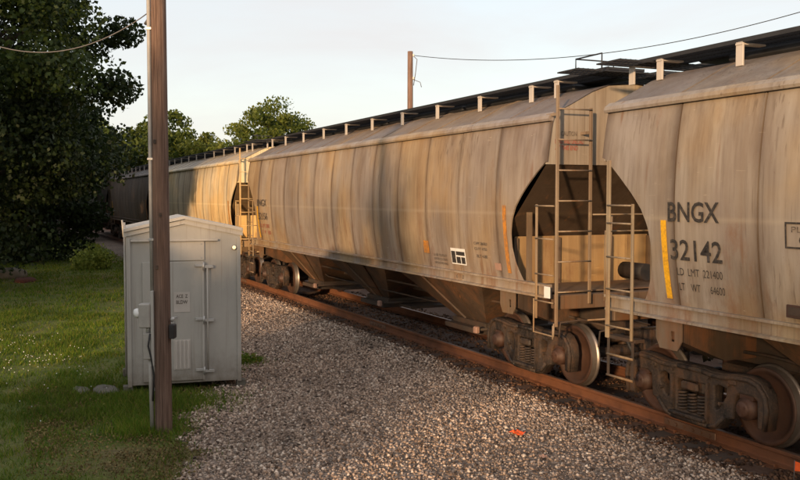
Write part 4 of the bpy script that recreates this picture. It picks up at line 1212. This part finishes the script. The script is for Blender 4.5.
ug = [(-46 + 1.5 * k + rr.uniform(-0.5, 0.5), 3.7 + rr.uniform(-0.4, 0.9), 1.5, 0.1, rr.uniform(0.7, 1.3), 800) for k in range(36)]  # brush added to block light and darken the gaps under the cars
woods('added_brush', ug, 0, 0.14, LEAF['brush'], 33, 'added dark brush along the far side of the track, darkening the gaps under the cars', 'brush')

# tall weed clump at the end of the lawn, and a tuft by the shed
def weed(name, loc, n, h, spread, mat, seed, lab, cat, leaf=0.10):
    rg = np.random.default_rng(seed)
    root = empty(name, loc); tag(root, lab, cat)
    st = MB(); P = []
    for k in range(n):
        a = rg.uniform(0, 6.28); r = spread * math.sqrt(rg.random()); hh = h * rg.uniform(0.55, 1.1) * (1.1 - 0.5 * r / spread)
        b = Vector((r * math.cos(a), r * math.sin(a), -0.02)); e = b + Vector((0.25 * hh * rg.normal(), 0.25 * hh * rg.normal(), hh))
        md = b.lerp(e, 0.5) + Vector((0, 0, 0.08 * hh))
        st.tube([b, md, e], [0.006, 0.005, 0.002], 4)
        for q in np.linspace(0.2, 1, 9):
            c = b.lerp(md, q * 2) if q < 0.5 else md.lerp(e, q * 2 - 1)
            for _ in range(2): P.append((c.x + rg.normal() * 0.05, c.y + rg.normal() * 0.05, c.z + rg.normal() * 0.03))
    V, F = leaf_cards(np.array(P), leaf, rg, 0.1)
    link('foliage', np_mesh('foliage', V, 4, F, [LEAF[mat]]), None, root)
    st.build('stem', LEAF['grass'], root)
    return root
weed('weed_clump', ground_at(92, 37.2), 90, 0.95, 0.75, 'weed', 41, 'pale feathery weed clump at the shaded end of the lawn', 'weeds', 0.13)
weed('weed_clump', (-15.75, -4.5, 0.0), 24, 0.22, 0.24, 'grass', 42, 'low green weed tuft at the right rear corner of the shed', 'weeds', 0.05)

# ------------------------------------------------------------------ lawn grass
rg = np.random.default_rng(51)
def lawn_points(n, d0, d1, x0=-90, x1=270):
    d = np.sqrt(rg.uniform(d0 * d0, d1 * d1, n)); px = rg.uniform(x0, x1, n)
    l = (px - 400) / 906.7 * d
    X = CAM.x - math.cos(HEAD) * d + math.sin(HEAD) * l; Y = CAM.y + math.sin(HEAD) * d + math.cos(HEAD) * l
    k = (Y < grav_edge(X) + rg.normal(size=n) * np.where(rg.random(n) < 0.2, 0.30, 0.09))
    # nothing grows through the shed floor or the pole
    k &= ~((np.abs(X + 15.0) < 0.70) & (np.abs(Y + 5.78) < 0.72))
    k &= ((X - PX) ** 2 + (Y - PY) ** 2) > 0.11 ** 2
    return X[k], Y[k]
def patch(x, y, s, ph):
    return 0.5 + 0.20 * np.sin(x * s * 4.3 + y * 2.2 * s + ph) * np.sin(y * s * 5.1 - x * s + ph) + 0.22 * (np.sin(x * s + ph) * np.cos(y * s * 1.3 + ph * 2) + np.sin((x + y) * s * 2.1 + ph * 3) * np.cos((x - y) * s * 1.7))
def blades(X, Y, h, w):
    n = len(X)
    a = rg.uniform(0, 6.283, n); lean = rg.normal(size=(n, 2)) * 0.45
    hh = h * rg.uniform(0.5, 1.3, n); ww = w * rg.uniform(0.7, 1.3, n)
    B = np.stack([X, Y, np.full(n, -0.012)], 1)
    sd = np.stack([np.cos(a), np.sin(a), np.zeros(n)], 1) * ww[:, None]
    tip = B + np.stack([lean[:, 0] * hh, lean[:, 1] * hh, hh], 1)
    V = np.stack([B - sd, B + sd, tip], 1).reshape(-1, 3)
    return V, np.arange(n * 3).reshape(n, 3)
gp = []
for n, d0, d1, h, w in ((60000, 9.0, 14.5, 0.065, 0.0055), (60000, 14.5, 23, 0.07, 0.008), (45000, 23, 40, 0.08, 0.013), (25000, 40, 62, 0.09, 0.022)):
    X, Y = lawn_points(n, d0, d1)
    p_ = patch(X, Y, 1.1, 0.7)
    keep = rg.random(len(X)) < np.clip(0.05 + 1.3 * p_, 0, 1)
    worn = np.hypot((X + 10.9) * 0.8, Y + 7.2) < 1.5 + 0.5 * np.sin(X * 7 + Y * 5)
    keep &= ~(worn & (rg.random(len(X)) < 0.6))
    X, Y, p_ = X[keep], Y[keep], p_[keep]
    gp.append(blades(X, Y, h * (0.35 + 1.35 * p_), w))
# longer growth at the foot of the pole and in front of the shed
for cx, cy, n, sp, h in ((-13.0, -6.05, 2600, 0.34, 0.10), (-13.6, -6.75, 2200, 0.30, 0.10), (-12.6, -6.9, 2200, 0.35, 0.09), (-11.7, -6.85, 1500, 0.22, 0.13), (-14.9, -7.3, 1200, 0.3, 0.10), (-15.75, -4.5, 500, 0.2, 0.10)):
    X = cx + rg.normal(size=n) * sp; Y = cy + rg.normal(size=n) * sp
    k = ~((X < -14.0) & (X > -15.7) & (np.abs(Y + 5.82) < 0.8)) & (((X - PX) ** 2 + (Y - PY) ** 2) > 0.11 ** 2)
    gp.append(blades(X[k], Y[k], np.full(k.sum(), h), 0.007))
V, F = join(gp)
tag(link('grass', np_mesh('grass', V, 3, F, [LEAF['grass']])), 'mown green grass blades of the lawn', 'grass', kind='stuff')

# dry straw and leaf litter on the worn ground at the near end
X, Y = lawn_points(26000, 9.0, 14.0, 20, 240)
k = rg.random(len(X)) < np.clip(patch(X, Y, 1.6, 2.2) * 1.3 - 0.20, 0, 1)
X, Y = X[k], Y[k]
V, F = leaf_cards(np.stack([X, Y, rg.uniform(0.0, 0.03, len(X))], 1), 0.03, rg, 0.0)
V[:, 2] = np.clip(V[:, 2], -0.005, 0.05)
tag(link('straw', np_mesh('straw', V, 4, F, [DRY])), 'dry straw and leaf litter on the worn lawn', 'straw', kind='stuff')
# clover heads
cl_p = []
for cx, cy, n, sp in ((-17.6, -8.0, 55, 0.8), (-20.0, -8.1, 30, 0.9), (-14.3, -8.5, 16, 0.9), (-16.5, -7.6, 26, 0.6)):
    cl_p.append(np.stack([cx + rg.normal(size=n) * sp, cy + rg.normal(size=n) * sp * 0.8, rg.uniform(0.05, 0.10, n)], 1))
cl_p = np.concatenate(cl_p); cl_p = cl_p[cl_p[:, 1] < -7.0]
s = 0.011
octv = np.array([(1, 0, 0), (0, 1, 0), (-1, 0, 0), (0, -1, 0), (0, 0, 1), (0, 0, -1)], float) * s
octf = np.array([(0, 1, 4), (1, 2, 4), (2, 3, 4), (3, 0, 4), (1, 0, 5), (2, 1, 5), (3, 2, 5), (0, 3, 5)])
V = (cl_p[:, None] + octv[None]).reshape(-1, 3); F = (octf[None] + (np.arange(len(cl_p)) * 6)[:, None, None]).reshape(-1, 3)
tag(link('clover', np_mesh('clover', V, 3, F, [CLOVER])), 'white clover heads dotted over the lawn', 'clover', kind='stuff')
